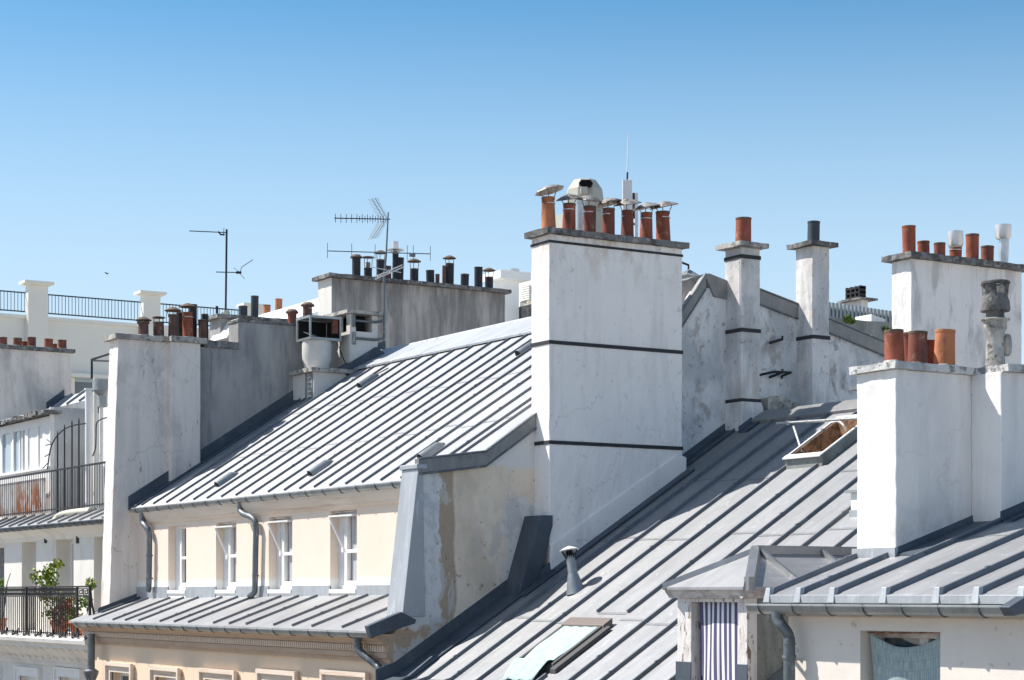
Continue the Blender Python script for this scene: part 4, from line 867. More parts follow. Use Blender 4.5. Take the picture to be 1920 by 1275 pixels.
hip(Lf,Ap,.05,.05); hip(Rf,Ap,.07,.06); hip(Ap,Ab,.07,.07)
for tt in (.04,.95,1.9):
    y=apy+tt; hip((cx+.05,y,apz-.0),(orr+.02,y+.0,zE+.01),.03,.045)
fr.box(Rf[0]-.05,Rf[0]+.03,Rf[1]-.03,Rf[1]+.05,zE-.04,zE+.11)
fr.build('hip_roll','zinc_roof_warm',D)
# striped curtain in the dormer
cu=MB(); n=64; m_=14; zt2=zh-.01; zb3=-2.0; x0c,x1c=uy(1309,1150,yD+.05).x,uy(1385,1150,yD+.05).x
for j in range(m_+1):
    v=j/m_; z=zt2+(zb3-zt2)*v
    for i in range(n+1):
        u=i/n; pin=1-.10*v*(1-v)*2; fl=.5+.5*v
        x=x0c+(x1c-x0c)*(.5+(u-.5)*pin)+.012*math.sin(u*30+v*2)*fl; y=yD+.075+.008*math.sin(u*13+v*2.5)*(.4+v)+.008*math.sin(u*29-v*4)*v+.008*math.sin(u*7+v*5)
        zz=z+(.018*abs(math.sin(u*math.pi*8)) if j==0 else 0)
        cu.uv[len(cu.v)]=(u*8.1+.12*math.sin(v*4+u*3)*v,v); cu.v.append(Vector((x,y,zz)))
cu.f=[[j*(n+1)+i,j*(n+1)+i+1,(j+1)*(n+1)+i+1,(j+1)*(n+1)+i] for j in range(m_) for i in range(n)]; cu.m=[0]*len(cu.f)
tag(cu.build('curtain','striped_cloth',smooth=True,recalc=False,solid=.003),'white and navy striped curtain hanging in the dormer opening','curtain')
# ================================================================ BUILDING C : right foreground
C=thing('corner_house',(-11,14,-16),'right foreground house with beige wall, zinc eave and tall white chimney stacks','building')
kC=.33
def rC(y): return .0+kC*(y-12.95)
yc=13.08; X7=-15.78
wc=uy(1613,1182,yc); wd=uy(1763,1187,yc); zw0=-2.6
b=MB(); wall_holes(b,yc,X7,-5,-16,-.14,[(wc.x,wd.x,zw0,wc.z)],.28); b.poly([(X7,yc,-16),(X7,25,-16),(X7,25,-.2),(X7,yc,-.14)]); b.poly([(X7,25,-16),(-5,25,-16),(-5,25,0),(X7,25,0)]); b.poly([(-5,yc,-16),(-5,25,-16),(-5,25,1),(-5,yc,-.2)])
b.build('wall','cream_stone' if 'cream_stone' in MT else 'beige_wall',C)
f=MB(); yw=yc+.2; a,c=wc.x,wd.x; zt8=wc.z; xm_=a+(c-a)*.62
f.box(a,c,yw,yw+.05,zt8-.07,zt8); f.box(a,a+.07,yw,yw+.05,zw0,zt8-.07); f.box(c-.07,c,yw,yw+.05,zw0,zt8-.07); f.box(xm_-.06,xm_+.06,yw-.01,yw+.05,zw0,zt8-.07)
w=f.build('window','old_white_trim',C,bevel=.005); MB().box(a,c,yw+.055,yw+.06,zw0,zt8).build('pane','window_glass',w)
# eave board, soffit and gutter
MB().box(X7-.0,-5,yc-.03,yc-.001,-.22,-.15).build('eave_board','beige_wall',C)
b=MB(); b.prism([(X7-.12,a_,c_) for a_,c_ in ((yc-.03,-.15),(12.97,-.10),(12.97,-.02),(yc-.03,-.02))],(11,0,0)); b.build('soffit','painted_metal_panel',C)
gutter(C,-16.1,-5.0,12.87,-.112,.085,step=.50)
# roof
b=MB(); 
b.hexa([(X7-.17,12.95,-.02),(-5,12.95,-.02),(-5,24,rC(24)-.1),(X7-.17,24,rC(24)-.1),(X7-.17,12.95,.0),(-5,12.95,.0),(-5,24,rC(24)),(X7-.17,24,rC(24))])
sC=[-15.93,-15.45,-14.94,-14.20,-13.49,-12.99,-12.45,-11.8,-11.1,-10.4,-9.7,-9,-8.3]
for x in sC: batten(b,x,[(12.97,rC(12.97)),(22,rC(22))],.038,.052,1,random.uniform(-.9,0))
for i in range(len(sC)-1):
    for yy in (14.75,16.5): lap(b,sC[i]+.04,sC[i+1]-.04,yy,rC,kC)
b.build('zinc_roof',['zinc_roof_low','zinc_batten_shade_tone'],C)
b=MB().box(X7-.18,-5,12.925,12.948,-.085,-.002)
for x in sC: b.hexa([(x-.05,12.905,-.08),(x+.05,12.905,-.08),(x+.05,12.95,-.08),(x-.05,12.95,-.08),(x-.034,12.935,.07),(x+.034,12.935,.07),(x+.034,12.99,.07),(x-.034,12.99,.07)])
b.build('eave_apron','zinc_pale',C,bevel=.004)
# dark verge piece at the far right edge of the eave
q=[ux(*p,-11.2) for p in ((1893,1138),(1925,1118),(1940,1118),(1940,1145),(1902,1156))]
MB().prism(q,(-.12,0,0)).build('verge_end','zinc_flashing',C,bevel=.01)
# downpipe
q=curve([uy(1458,1146,12.86),uy(1458,1158,12.86),uy(1463,1170,12.87),uy(1475,1185,12.91),uy(1479,1196,12.93),uy(1480,1208,12.93),uy(1480,1300,12.93)])
b=MB().tube(q,.060,12); b.tube([uy(1480,1228,12.93),uy(1480,1234,12.93)],.072,12); b.tube([uy(1481,1206,12.93),uy(1481,1208,12.93)],.067,12); b.tube([uy(1484,1237,12.93),uy(1487,1237,13.07)],.02,6); b.build('downpipe','lead_pipe',C,smooth=True)
# cloth in the window
cu=MB(); n=40; m_=20
x0c,x1c=uy(1626,1190,yc+.06).x,uy(1762,1190,yc+.06).x; zt9=uy(1690,1188,yc+.06).z
for j in range(m_+1):
    v=j/m_
    for i in range(n+1):
        u=i/n; sag=.13*(1-(2*u-1)**2)*(1-v)+.0; taper=.10*v**.5*(1-abs(u-.5)*0)
        x=x0c+(x1c-x0c)*(.5+(u-.5)*(1-taper*.5))+.03*v; z=zt9-sag*1.0-1.25*v; y=yc+.09+.02*math.sin(u*9+v*4)+.02*math.sin(v*6-u*5)*v
        cu.uv[len(cu.v)]=(u*12,v*11+sag*3); cu.v.append(Vector((x,y,z)))
cu.f=[[j*(n+1)+i,j*(n+1)+i+1,(j+1)*(n+1)+i+1,(j+1)*(n+1)+i] for j in range(m_) for i in range(n)]; cu.m=[0]*len(cu.f)
tag(cu.build('hanging_cloth','checked_cloth',smooth=True,recalc=False,solid=.003),'grey green checked cloth hung across the window of the right foreground house','cloth')
MB().tube([uy(1628,1186,yc+.05),uy(1690,1187,yc+.05),uy(1762,1186,yc+.05)],.008,5).build('string','wood_brown',C)
# stacks
X8=-15.35; ya=ux(1680,700,X8).y; yb=ux(1822,700,X8).y; z1=ux(1683,692,X8).z
b=MB().prism([(X8,ya,rC(ya)-.05),(X8,ya,z1),(X8,yb,z1),(X8,yb,rC(yb)-.05)],(-.60,0,0)); s1=b.build('chimney_stack','clean_white_plaster',C,bevel=.012,cuts=5,rough=.008); s1['label']='tall clean white stack with three orange clay pots'
crown(s1,X8-.6,X8,ya,yb-.0,z1,.075,.055,'white_concrete')
MB().box(X8-.64,X8+.02,ya-.035,ya+.01,rC(ya)-.02,rC(ya)+.09).build('apron','zinc_pale',s1)
X9=X8+.42; yd_=yb+2.2
b=MB().prism([(X9,yb+.002,rC(yb)-.05),(X9,yb+.002,z1),(X9,yd_,z1),(X9,yd_,rC(yd_)-.05)],(-.95,0,0)); s2=b.build('chimney_stack','clean_white_plaster',C,bevel=.012,cuts=5,rough=.008); s2['label']='wider white stack at the right edge with a weathered stone cowl'
crown(s2,X9-.95,X9,yb+.1,yd_,z1,.075,.085,'white_concrete')
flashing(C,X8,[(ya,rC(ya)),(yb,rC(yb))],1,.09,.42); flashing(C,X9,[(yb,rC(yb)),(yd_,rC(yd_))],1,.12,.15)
zp=z1+.07
pot(s1,X8-.20,1677.4,670,619,38,'terracotta',35,zb=zp); pot(s1,X8-.20,1720,672,622,37,'terracotta_dark',35,zb=zp); pot(s1,X8-.20,1770,676,619,41,'terracotta_orange',36.5,zb=zp)
pot(s1,X8-.46,1703,672,625,34,'terracotta',32,zb=zp); pot(s1,X8-.46,1741,673,639,34,'terracotta_dark',32,zb=zp)
# ornate stone cowl
Xo=X9-.30; p=ux(1866,677,Xo); d=dep(p)/FP; c_=(p.x,p.y,zp); R_=lambda w_:w_*d/2; Zp=lambda py: ux(1866,py,Xo).z-zp
b=MB().lathe(c_,[(R_(46),-.02),(R_(44),.01),(R_(36),.05),(R_(35),.10),(R_(34),Zp(640)),(R_(36),Zp(622)),(R_(42),Zp(616)),(R_(43),Zp(606)),(R_(43),Zp(603)),(R_(54),Zp(601)),(R_(55),Zp(599)),(R_(52),Zp(598)),(R_(36),Zp(597))],28)
b.lathe(c_,[(R_(34),Zp(598)),(R_(34),Zp(580)),(R_(35),Zp(579)),(R_(54),Zp(584)),(R_(56),Zp(580)),(R_(53),Zp(566)),(R_(45),Zp(555)),(R_(43),Zp(552)),(R_(38),Zp(552)),(R_(36),Zp(552.5)),(.01,Zp(556))],28,1)
b.lathe(c_,[(R_(44),Zp(535)),(R_(54),Zp(533)),(R_(55),Zp(529)),(R_(50),Zp(527)),(R_(40),Zp(529.5)),(R_(42),Zp(534)),(R_(44),Zp(535))],28,1)
for k in range(4):
    an=k*math.pi/2+.35; u=Vector((math.cos(an),math.sin(an),0)); v_=Vector((-math.sin(an),math.cos(an),0)); q=[]
    for (rr,pz,wv) in ((R_(38),554,.055),(R_(44),534,.05)):
        for (a_,b__) in ((-.022,-1),(.022,-1),(.022,1),(-.022,1)): q.append(Vector(c_)+u*(rr+a_-.01)+v_*wv*b__+Vector((0,0,Zp(pz))))
    b.hexa(q,1)
# side scoop
u=Vector((RTv.x,RTv.y,0)).normalized(); so_=Vector(c_)+u*R_(46)
hb_=[]
b.lathe(so_+Vector((0,0,Zp(664))),[(.02,-.02),(R_(14),0),(R_(17),.06),(R_(17),Zp(640)-Zp(664)),(R_(12),Zp(628)-Zp(664)),(.01,Zp(626)-Zp(664))],12,0)
o=b.build('stone_cowl',['concrete','dark_concrete'],s2,smooth=True)
# ================================================================ LEFT HOUSE
Lh=thing('balcony_house',(-43,15,-16),'white house at the left edge with wrought iron balcony and glazed attic loggia','building')
yl=15.0; xw0,xw1=-60.,XL-.51
dz=uy(60,1195,13.5).z; zb0=-.84
ops=[]
for (pl,pr_,pt) in ((-40,8,1021),(41,68,1017),(105,138,1012),(176,205,1006)):
    a=uy(pl,pt,yl); c=uy(pr_,pt,yl); ops.append((a.x,min(c.x,xw1-.1),zb0,a.z))
zg=uy(100,985,yl-.35).z
b=MB(); wall_holes(b,yl,xw0,xw1,-16,zg+.02,ops,.42); b.build('attic_wall','stone_white',Lh)
for (a,c,d_,e_) in ops:
    f=MB(); yf=yl+.34; f.box(a,a+.09,yf,yf+.06,d_,e_); f.box(c-.28,c-.20,yf,yf+.06,d_,e_); f.box(c-.10,c,yf,yf+.06,d_,e_); f.box(a+.09,c-.1,yf,yf+.06,e_-.09,e_)
    w=f.build('window','white_paint',Lh); MB().box(a,c,yf+.062,yf+.068,d_,e_).build('pane','window_glass',w)
    f=MB(); f.box(c-.22,c-.0,yl+.25,yl+.28,d_,e_-.02); f.build('shutter','slate_tile',w)
for px in (86,146): 
    p=uy(px,1007,yl-.01); MB().box(p.x-.05,p.x+.05,p.y-.03,p.y+.02,p.z-.14,p.z+.06).build('wall_vent','iron_dark',Lh)
# eave: moulding, gutter, terrace strip
MB().prism([(xw0,a_,zg+c_) for a_,c_ in ((yl+.01,-.30),(yl-.03,-.28),(yl-.06,-.2),(yl-.22,-.10),(yl-.30,-.06),(yl-.30,0),(yl+.01,0))],(xw1-xw0,0,0)).build('cornice','stone_white',Lh)
gutter(Lh,xw0,xw1+.0,yl-.36,zg+.02,.07,'zinc_flashing',.5)
ytr=15.35; ztr=uy(100,966,ytr).z
b=MB().hexa([(xw0,yl-.34,zg),(xw1,yl-.34,zg),(xw1,ytr+.6,ztr-.02),(xw0,ytr+.6,ztr-.02),(xw0,yl-.34,zg+.04),(xw1,yl-.34,zg+.04),(xw1,ytr,ztr+.03),(xw0,ytr,ztr+.03)])
x=xw0+.3
while x<xw1: batten(b,x,[(yl-.3,zg+.05),(ytr-.02,ztr+.03)],.05,.05); x+=.7
b.build('terrace_edge','zinc_roof_warm',Lh)
q=curve([uy(170,957,15.2),uy(140,960,15.15),uy(118,964,15.1),uy(106,971,15.0),uy(102,981,14.9),uy(107,990,14.85)]); MB().tube(q,.07,10).build('downpipe','beige_box',Lh,smooth=True)
# terrace railing with rusty sheet behind
yr=15.27; zr0=ztr+.06; zr1=uy(130,873,yr).z
zr1=uy(90,884,yr).z
b=MB(); x=-50.
b.box(-50,xw1,yr-.02,yr+.02,zr1-.02,zr1+.02); b.box(-50,xw1,yr-.015,yr+.015,zr0+.05,zr0+.08)
while x<xw1-.05: b.box(x-.006,x+.006,yr-.006,yr+.006,zr0,zr1-.02); x+=.16
b.build('terrace_railing','iron_dark',Lh)
xp1=uy(82,940,yr+.08).x
b=MB(); x=-50
while x<xp1: b.hexa([(x,yr+.06,zr0+.04),(x+.08,yr+.10,zr0+.04),(x+.08,yr+.105,zr0+.04),(x,yr+.065,zr0+.04),(x,yr+.06,zr1-.12),(x+.08,yr+.10,zr1-.12),(x+.08,yr+.105,zr1-.12),(x,yr+.065,zr1-.12)]); x+=.08
b.build('rusty_sheet','rust_panel',Lh)
# iron fan guard
b=MB(); F_=lambda px,py: uy(px,py,yr)
b.tube(curve([F_(89,880),F_(93,850),F_(98,832),F_(108,816),F_(122,804),F_(140,797),F_(160,794)]),.016,6)
for px,pt in ((108,808),(121,795),(135,787),(148,783)): b.tube([F_(px,962),F_(px,pt+6),F_(px,pt)],[.018,.018,.004],6)
for (q0,q1) in (((98,832),(88,824)),((98,832),(86,835)),((93,851),(84,856)),((90,868),(80,878))): b.tube([F_(*q0),F_(*q1)],.012,5)
b.tube(curve([F_(200,783),F_(188,787),F_(181,795),F_(180,820),F_(179,840),F_(174,855)]),.014,6)
b.build('fan_guard','iron_dark',Lh)
# loggia
yg=15.56; xg1=uy(95,830,yg).x; zg0=ztr; zg1=uy(60,795,yg).z; zsill=uy(60,884,yg).z
b=MB(); b.box(-52,xg1,yg,yg+.08,zg0,zsill); b.box(-52,xg1,yg-.05,yg+.1,zsill,zsill+.06)
lo=b.build('loggia','white_paint',Lh)
b=MB(); xx=[uy(px,840,yg).x for px in (-14,2,5,21,26,40,49,53,71,80,90,95)]
b.box(xx[0]-3,xg1,yg,yg+.07,zg1-.10,zg1+.10)
for (p0_,p1_) in ((1,5),(21,26),(36,38),(41,43),(47,53)): b.box(uy(p0_,840,yg).x,uy(p1_,840,yg).x,yg-.01,yg+.07,zsill+.06,zg1-.10)
b.box(xx[7],xx[8],yg+.02,yg+.05,zsill+.06,zg1-.1); b.box(xx[8],xx[9],yg+.03,yg+.055,zsill+.06,zg1-.1); b.box(xx[8]-.03,xx[8]+.03,yg+.0,yg+.05,zsill+.06,zg1-.1); b.box(xx[9],xg1,yg-.01,yg+.06,zsill+.06,zg1-.1)
b.build('loggia_frame','white_paint',Lh)
MB().box(xx[0]-3,xx[7],yg+.035,yg+.04,zsill+.06,zg1-.1).build('pane','blue_glass',lo)
# ragged tile edge
b=MB(); x=-50
while x<xg1+.1:
    w_=random.uniform(.12,.3); b.box(x,x+w_-.02,yg-.22-random.uniform(0,.05),yg+.2,zg1+.10+random.uniform(0,.04),zg1+.17+random.uniform(0,.07)); x+=w_
b.build('loggia_roof','dark_concrete',Lh,cuts=2,rough=.02)
# its cheek
zk=uy(95,763,yg).z; yk=ux(160,800,xg1).y
b=MB().box(-52,xg1-.0,yg+.09,yk,ztr-.3,zk); b.build('loggia_cheek','grey_render' if False else 'zinc_pale',Lh)
MB().box(xg1-.02,xg1+.03,yg-.02,yg+.08,zg0,zk).build('corner_trim','white_paint',Lh)
# pipes
for (px,pt,pb,w_,mm,yy,cap) in ((166,730,955,13,'white_paint',15.8,1),(179,708,945,8,'interior_cream',16.0,0),(190,725,945,7,'white_paint',15.7,0),(172,735,950,5,'white_paint',16.1,0)):
    p=uy(px,pb,yy); t_=uy(px,pt,yy); dd=dep(p)/FP; o=MB(); o.tube([p,t_],w_*dd/2,14); 
    if cap: o.lathe(t_,[(w_*dd/2*1.25,-.02),(w_*dd/2*1.25,.02),(.01,.03)],12)
    o.build('vent_pipe',mm,Lh,smooth=True)
p=uy(192,742,15.7); MB().lathe(p,[(.10,-.25),(.10,0),(.22,.12),(.22,.35),(.05,.36)],10).build('rain_head','zinc_gutter',Lh,smooth=True)
MB().box(uy(186,800,16.5).x,xw1+.3,16.5,16.7,ztr,uy(190,765,16.5).z).build('rear_wall','white_paint',Lh)
# metal frame on roof
b=MB(); F2=lambda px,py: uy(px,py,17); b.tube([F2(172,710),F2(172,674)],.03,5); b.tube([F2(172,674),F2(210,662)],.03,5); b.tube([F2(172,676),F2(210,677)],.025,5); b.build('metal_frame','iron_dark',Lh)
# upper zinc roof
XG=-51.2; kL=.75; pL=ux(90,766,XG)
def rL(y): return pL.z+kL*(y-pL.y)
b=MB(); ye=pL.y-.05; yt=17.7
b.hexa([(XG,ye,rL(ye)-.2),(xw1-.3,ye,rL(ye)-.2),(xw1-.3,yt,rL(yt)-.2),(XG,yt,rL(yt)-.2),(XG,ye,rL(ye)),(xw1-.3,ye,rL(ye)),(xw1-.3,yt,rL(yt)),(XG,yt,rL(yt))])
x=XG+.7
while x<xw1-.3: batten(b,x,[(ye,rL(ye)),(yt,rL(yt))],.06,.06); x+=.95
b.build('zinc_roof','zinc_roof',Lh)
flashing(Lh,XG,[(ye,rL(ye)),(yt,rL(yt))],1,.2,.5)
# gable wall with pots
pt1=ux(134,662,XG)
s=MB().prism([(XG,15.72,2),(XG,15.72,pt1.z),(XG,pt1.y,pt1.z),(XG,pt1.y,3)],(-.6,0,0)).build('chimney_stack','pinkish_render',Lh,bevel=.01); s['label']='broad pale stack at the left edge with a row of plain red pots'
crown(s,XG-.6,XG,15.72,pt1.y,pt1.z,.10,.08,'dark_concrete'); zz=pt1.z+.09
for (px,pb,pt,w_,mm,dx) in ((6,656,632.5,15,'terracotta_dark',.2),(32.6,657,634,16,'terracotta_dark',.2),(19,655,648,10,'terracotta_orange',.45),(46,657,640.6,11,'terracotta',.45),(59.5,659,632.5,16,'terracotta_dark',.2),(75,659,652,12,'terracotta_orange',.45),(91,660,635.6,16,'terracotta',.2),(103,660,645,9,'terracotta',.45),(116.7,661,637.6,16,'terracotta_dark',.2)):
    pot(s,XG-dx,px,pb,pt,w_,mm,zb=zz)
# balcony slab, cornice with modillions, wall below
yB=13.88; zs=uy(100,1192,yB).z
xr_=uy(164,1200,yB).x; xr_=min(uy(181,1100,yB-.1).x,-38.3)
prof=[(yl,-1.2)]+[(a_+.46,c_) for a_,c_ in ((13.95,-1.2),(13.93,-1.12),(13.86,-1.10),(13.85,-.95),(13.80,-.93),(13.78,-.80),(13.60,-.66),(13.42,-.42),(13.33,-.40),(13.32,-.28),(13.22,-.22),(13.20,-.10),(13.3,0))]+[(yl,0)]
MB().prism([(xw0,a_,zs+c_*.62) for a_,c_ in prof],(xr_-xw0,0,0)).build('balcony_cornice','stone_white',Lh)
x=xr_-.25
while x>-56:
    b=MB(); b.prism([(x,a_+.46,zs+c_) for a_,c_ in ((13.90,-.62),(13.84,-.60),(13.72,-.50),(13.60,-.38),(13.48,-.33),(13.40,-.30),(13.40,-.26),(13.9,-.26))],(.16,0,0)); x-=.46
    b.build('modillion','stone_white',Lh,bevel=.01)
b=MB(); wl=[]
for (pl,pr_,pt) in ((-35,-2,1262),(38,72,1266),(113,150,1268)):
    a=uy(pl,pt,14.4); c=uy(pr_,pt,14.4); wl.append((a.x,c.x,-3.5,a.z))
wall_holes(b,14.4,xw0,xw1,-16,zs-.7,wl,.25); b.build('lower_wall','stone_white',Lh)
for (a,c,d_,e_) in wl:
    f=MB(); o_=.16
    for (w_,t_) in ((o_,.05),(o_+.05,.09)): 
        f.box(a-w_,a-w_+ (o_ if w_==o_ else .06),14.4-t_,14.42,d_,e_+w_); f.box(c+w_-(o_ if w_==o_ else .06),c+w_,14.4-t_,14.42,d_,e_+w_); f.box(a-w_+.06,c+w_-.06,14.4-t_+.004,14.42,e_+w_-(o_ if w_==o_ else .06),e_+w_-.002)
    w=f.build('window','white_paint',Lh); MB().box(a,c,14.57,14.58,d_,e_).build('pane','white_paint',w)
# wrought iron balcony
zr0=zs+.03; zr1=uy(100,1099,yB-.1).z; yr=yB-.1; b=MB()
b.box(-56,xr_,yr-.02,yr+.02,zr1-.025,zr1); b.box(-56,xr_,yr-.012,yr+.012,zr1-.225,zr1-.205); b.box(-56,xr_,yr-.015,yr+.015,zr0+.02,zr0+.045)
xk=xr_-.02-.72
x=-56
while x<xk: b.box(x-.009,x+.009,yr-.009,yr+.009,zr0,zr1-.225); x+=.135
for xx_ in (xk-.02,xr_-.02,xk-3.25,xk-6.2): b.box(xx_-.022,xx_+.022,yr-.022,yr+.022,zs-.05,zr1)
x=-56
while x<xk-.1:
    for r_ in range(4):
        b.box(x+.02*(r_%2)*1.9,x+.045+.02*(r_%2)*1.9,yr-.006,yr+.006,zr1-.20+r_*.045,zr1-.18+r_*.045)
    b.tube([(x,yr,zr1-.2),(x+.07,yr,zr1-.03)],.007,4); b.tube([(x+.07,yr,zr1-.2),(x,yr,zr1-.03)],.007,4); x+=.076
# greek key panel
u_=.62/15; zc_=zr1-.20; kx=xk+.03; 
segs=[(0,0,15,0),(0,4.3,15,4.3),(0,4.3,0,1.2),(.9,3.4,5.6,3.4),(5.6,3.4,5.6,1.0),(5.6,1.0,2.2,1.0),(2.2,1.0,2.2,2.5),(2.2,2.5,4.0,2.5),(7.5,0,7.5,3.4),(7.5,3.4,12.8,3.4),(12.8,3.4,12.8,1.0),(12.8,1,9.6,1),(9.6,1,9.6,2.4),(9.6,2.4,11.2,2.4),(14.6,0,14.6,3.4)]
for (a_,c_,e_,f_) in segs:
    x0_,x1_=kx+min(a_,e_)*u_*1.05,kx+max(a_,e_)*u_*1.05; z0_,z1_=zc_+min(c_,f_)*u_,zc_+max(c_,f_)*u_
    b.box(x0_-.012,x1_+.012,yr-.008,yr+.008,z0_-.012,z1_+.012)
b.tube(curve([(xr_,yr,zr1),(xr_+.04,yr+.02,zr1-.35),(xr_+.13,yr+.05,zr1-.65),(xr_+.10,yr+.1,zr0)]),.022,6)
b.build('balcony_railing','iron_dark',Lh)
b=MB(); x=-55
while x<xr_-.3: b.tube(curve([(x,yr+.02,zs+.08),(x+.2,yr-.06,zs-.02),(x+.42,yr-.05,zs+.06)],4),.018,5); b.prism([(x+.45,yr-.09,zs+.0),(x+.62,yr-.09,zs+.0),(x+.55,yr-.05,zs+.14)],(0,.03,0)); x+=.78
b.build('railing_scrolls','iron_dark',Lh)
# ---------------------------------------------------------------- plants on the balcony
def leafy(b,c,r,n,ms,size=.040):
    for _ in range(int(n*1.7)):
        v=Vector((random.gauss(0,1),random.gauss(0,1),random.gauss(0,1))); v=v.normalized()*r*random.random()**.5; p=Vector(c)+v
        a=Vector((random.gauss(0,1),random.gauss(0,1),random.gauss(0,.7))).normalized(); u=a.cross(Vector((random.gauss(0,1),random.gauss(0,1),1))).normalized(); w=a.cross(u); s=size*random.uniform(.6,1.3)
        b.poly([p-u*s,p-u*.4*s+w*s*.9,p+w*s*.5,p+u*.5*s+w*.9*s,p+u*s,p+w*-.3*s+u*.4*s,p-w*s*1.0,p-w*.3*s-u*.4*s],random.choice(ms))
def plant(blobs,stems,pot_at,pr,name,label,group=None):
    base=Vector(pot_at); t=thing(name,tuple(base),label,'potted plant')
    MB().lathe(base,[(pr*.7,0),(pr,.26),(pr*1.08,.26),(pr*1.08,.31),(pr*.92,.31),(pr*.9,.25),(.005,.24)],18).build('flower_pot','flower_pot',t,smooth=True)
    b=MB()
    for q in stems: b.tube(curve(q,4),.009,5)
    b.build('stems','stem',t)
    b=MB()
    for (c,r,n,ms) in blobs: leafy(b,c,r,n,ms)
    b.build('leaves',['leaf_green','leaf_yellow','leaf_red'],t,recalc=False)
G=lambda px,py: uy(px,py,yB+.18); zf=zs+.02
pb1=G(112,1180); pb1.z=zf; pb2=G(150,1180); pb2.z=zf
plant([(G(110,1056),.13,26,[0,1,1]),(G(102,1062),.12,22,[0,1]),(G(90,1072),.16,34,[0,0,1]),(G(66,1077),.14,26,[0,1,1]),(G(92,1084),.22,60,[0,0,1]),(G(80,1100),.24,70,[0,1,2]),(G(98,1098),.2,50,[0,0,1]),(G(85,1115),.18,40,[0,2,1]),(G(110,1125),.2,46,[0,1,1]),(G(96,1150),.22,40,[1,0]),(G(112,1145),.16,26,[1,0,2])],
      [[pb1+Vector((0,0,.2)),G(108,1140),G(95,1110),G(90,1080),G(108,1055)],[pb1+Vector((0,0,.2)),G(100,1130),G(75,1090),G(62,1074)]],pb1,.20,'vine_plant','tall yellow green vine climbing over the balcony rail')
plant([(G(152,1128),.13,24,[0]),(G(165,1125),.12,22,[0]),(G(164,1137),.10,16,[0]),(G(170,1094),.13,30,[0,1]),(G(125,1140),.24,70,[2,2,2,0]),(G(120,1160),.26,70,[2,2,0]),(G(138,1150),.2,46,[2,0,0]),(G(140,1122),.14,24,[2,1])],
      [[pb2+Vector((0,0,.2)),G(164,1150),G(166,1120),G(170,1096)],[pb2+Vector((0,0,.2)),G(140,1150),G(125,1130)]],pb2,.22,'shrub_plant','red leaved shrub in a clay pot at the right end of the balcony')
p=G(12,1100); 
plant([(G(-4,1095),.18,40,[0])],[[G(2,1180),G(8,1140),G(12,1100),G(20,1075)],[G(2,1180),G(10,1130),G(14,1090)]],Vector((G(0,1180).x,G(0,1180).y,zf)),.15,'thin_plant','thin dry stems in a pot at the left edge of the balcony')
# ================================================================ FAR BUILDINGS
XT=-78.; Tf=thing('terrace_building',(-86,32,-16),'large cream building far behind with pillars and an iron terrace railing','building')
zp0=ux(160,601,XT).z; zp1=ux(160,557,XT).z
MB().box(XT-22,XT-.3,14,64,-16,zp0-2.2).build('body','far_cream',Tf)
b=MB().box(XT-.45,XT,14,64,zp0-2.3,zp0); b.box(XT-.5,XT+.35,14,64,zp0-2.35,zp0-2.2); b.box(XT-.45,XT+.1,14,64,zp0-.12,zp0+.03); b.build('parapet','far_cream',Tf)
for (pl,pr_,tp) in ((53,90,538),(269,301,557),(462,494,580),(-120,-95,520)):
    a=ux(pl,600,XT+.4); c=ux(pr_,600,XT+.4); zt_=ux((pl+pr_)/2,tp,XT).z
    o=MB().box(XT+.02,XT+.4,a.y,c.y,zp0-2.2,zt_).build('pillar','far_cream',Tf); MB().box(XT-.1,XT+.5,a.y-.1,c.y+.1,zt_,zt_+.05).box(XT-.18,XT+.58,a.y-.2,c.y+.2,zt_+.05,zt_+.16).build('pillar_cap','far_cream',o)
b=MB(); y=14
b.box(XT-.02,XT+.02,14,64,zp1-.05,zp1); b.box(XT-.02,XT+.02,14,64,zp0+.15,zp0+.20)
while y<64: b.box(XT-.010,XT+.010,y-.010,y+.010,zp0+.15,zp1); y+=.14
b.build('terrace_railing','slate_pipe',Tf)
a=ux(142,687,XT+.0); c=ux(215,692,XT); zb_=ux(142,725,XT).z
f=MB(); f.box(XT-.31,XT-.2,a.y,c.y,zb_-1,a.z,1); f.box(XT-.3,XT-.12,a.y-.15,a.y,zb_-1,a.z+.15); f.box(XT-.3,XT-.12,a.y,c.y,a.z,a.z+.15); f.box(XT-.2,XT-.15,a.y,c.y,a.z-.6,a.z-.45,2); f.build('window',['far_cream','window_glass','blue_glass'],Tf)
# white tower stack and pale house right of the streaked wall
Wh=thing('white_house',(-52,33,-16),'bright white house glimpsed between the streaked chimney wall and the tall stack','building')
Y9=29.5; a=uy(927,520,Y9); c=uy(944,520,Y9); XW=c.x; z1=ux(945,524,XW).z; ye_=ux(973,524,XW).y
s=MB().box(a.x,XW,Y9,ye_,2,z1).build('chimney_stack','far_white',Wh); MB().box(a.x-.25,XW+.25,Y9-.25,ye_+.25,z1,z1+.22).build('crown','far_white',s)
p=ux(963,518,XW-.5); MB().lathe((p.x,p.y,z1+.2),[(.17,0),(.17,ux(963,505,XW-.5).z-z1-.2),(.01,ux(963,505,XW-.5).z-z1-.2)],14).build('chimney_pot','galvanised',s,smooth=True)
Y10=31.5; q=[uy(*p_,Y10) for p_ in ((955,524),(1002,510),(1100,485),(1100,640),(955,640))]
MB().prism(q,(0,3,0)).build('wall','far_white',Wh)
p0_=uy(977,600,Y10-.02); p1_=uy(994,532,Y10-.02)
f=MB(); 
for k in range(10): 
    zz_=p0_.z+(p1_.z-p0_.z)*(.35+k*.065); f.box(p0_.x,p1_.x,Y10-.06,Y10-.01,zz_,zz_+.05)
f.build('shutter','far_cream',Wh)
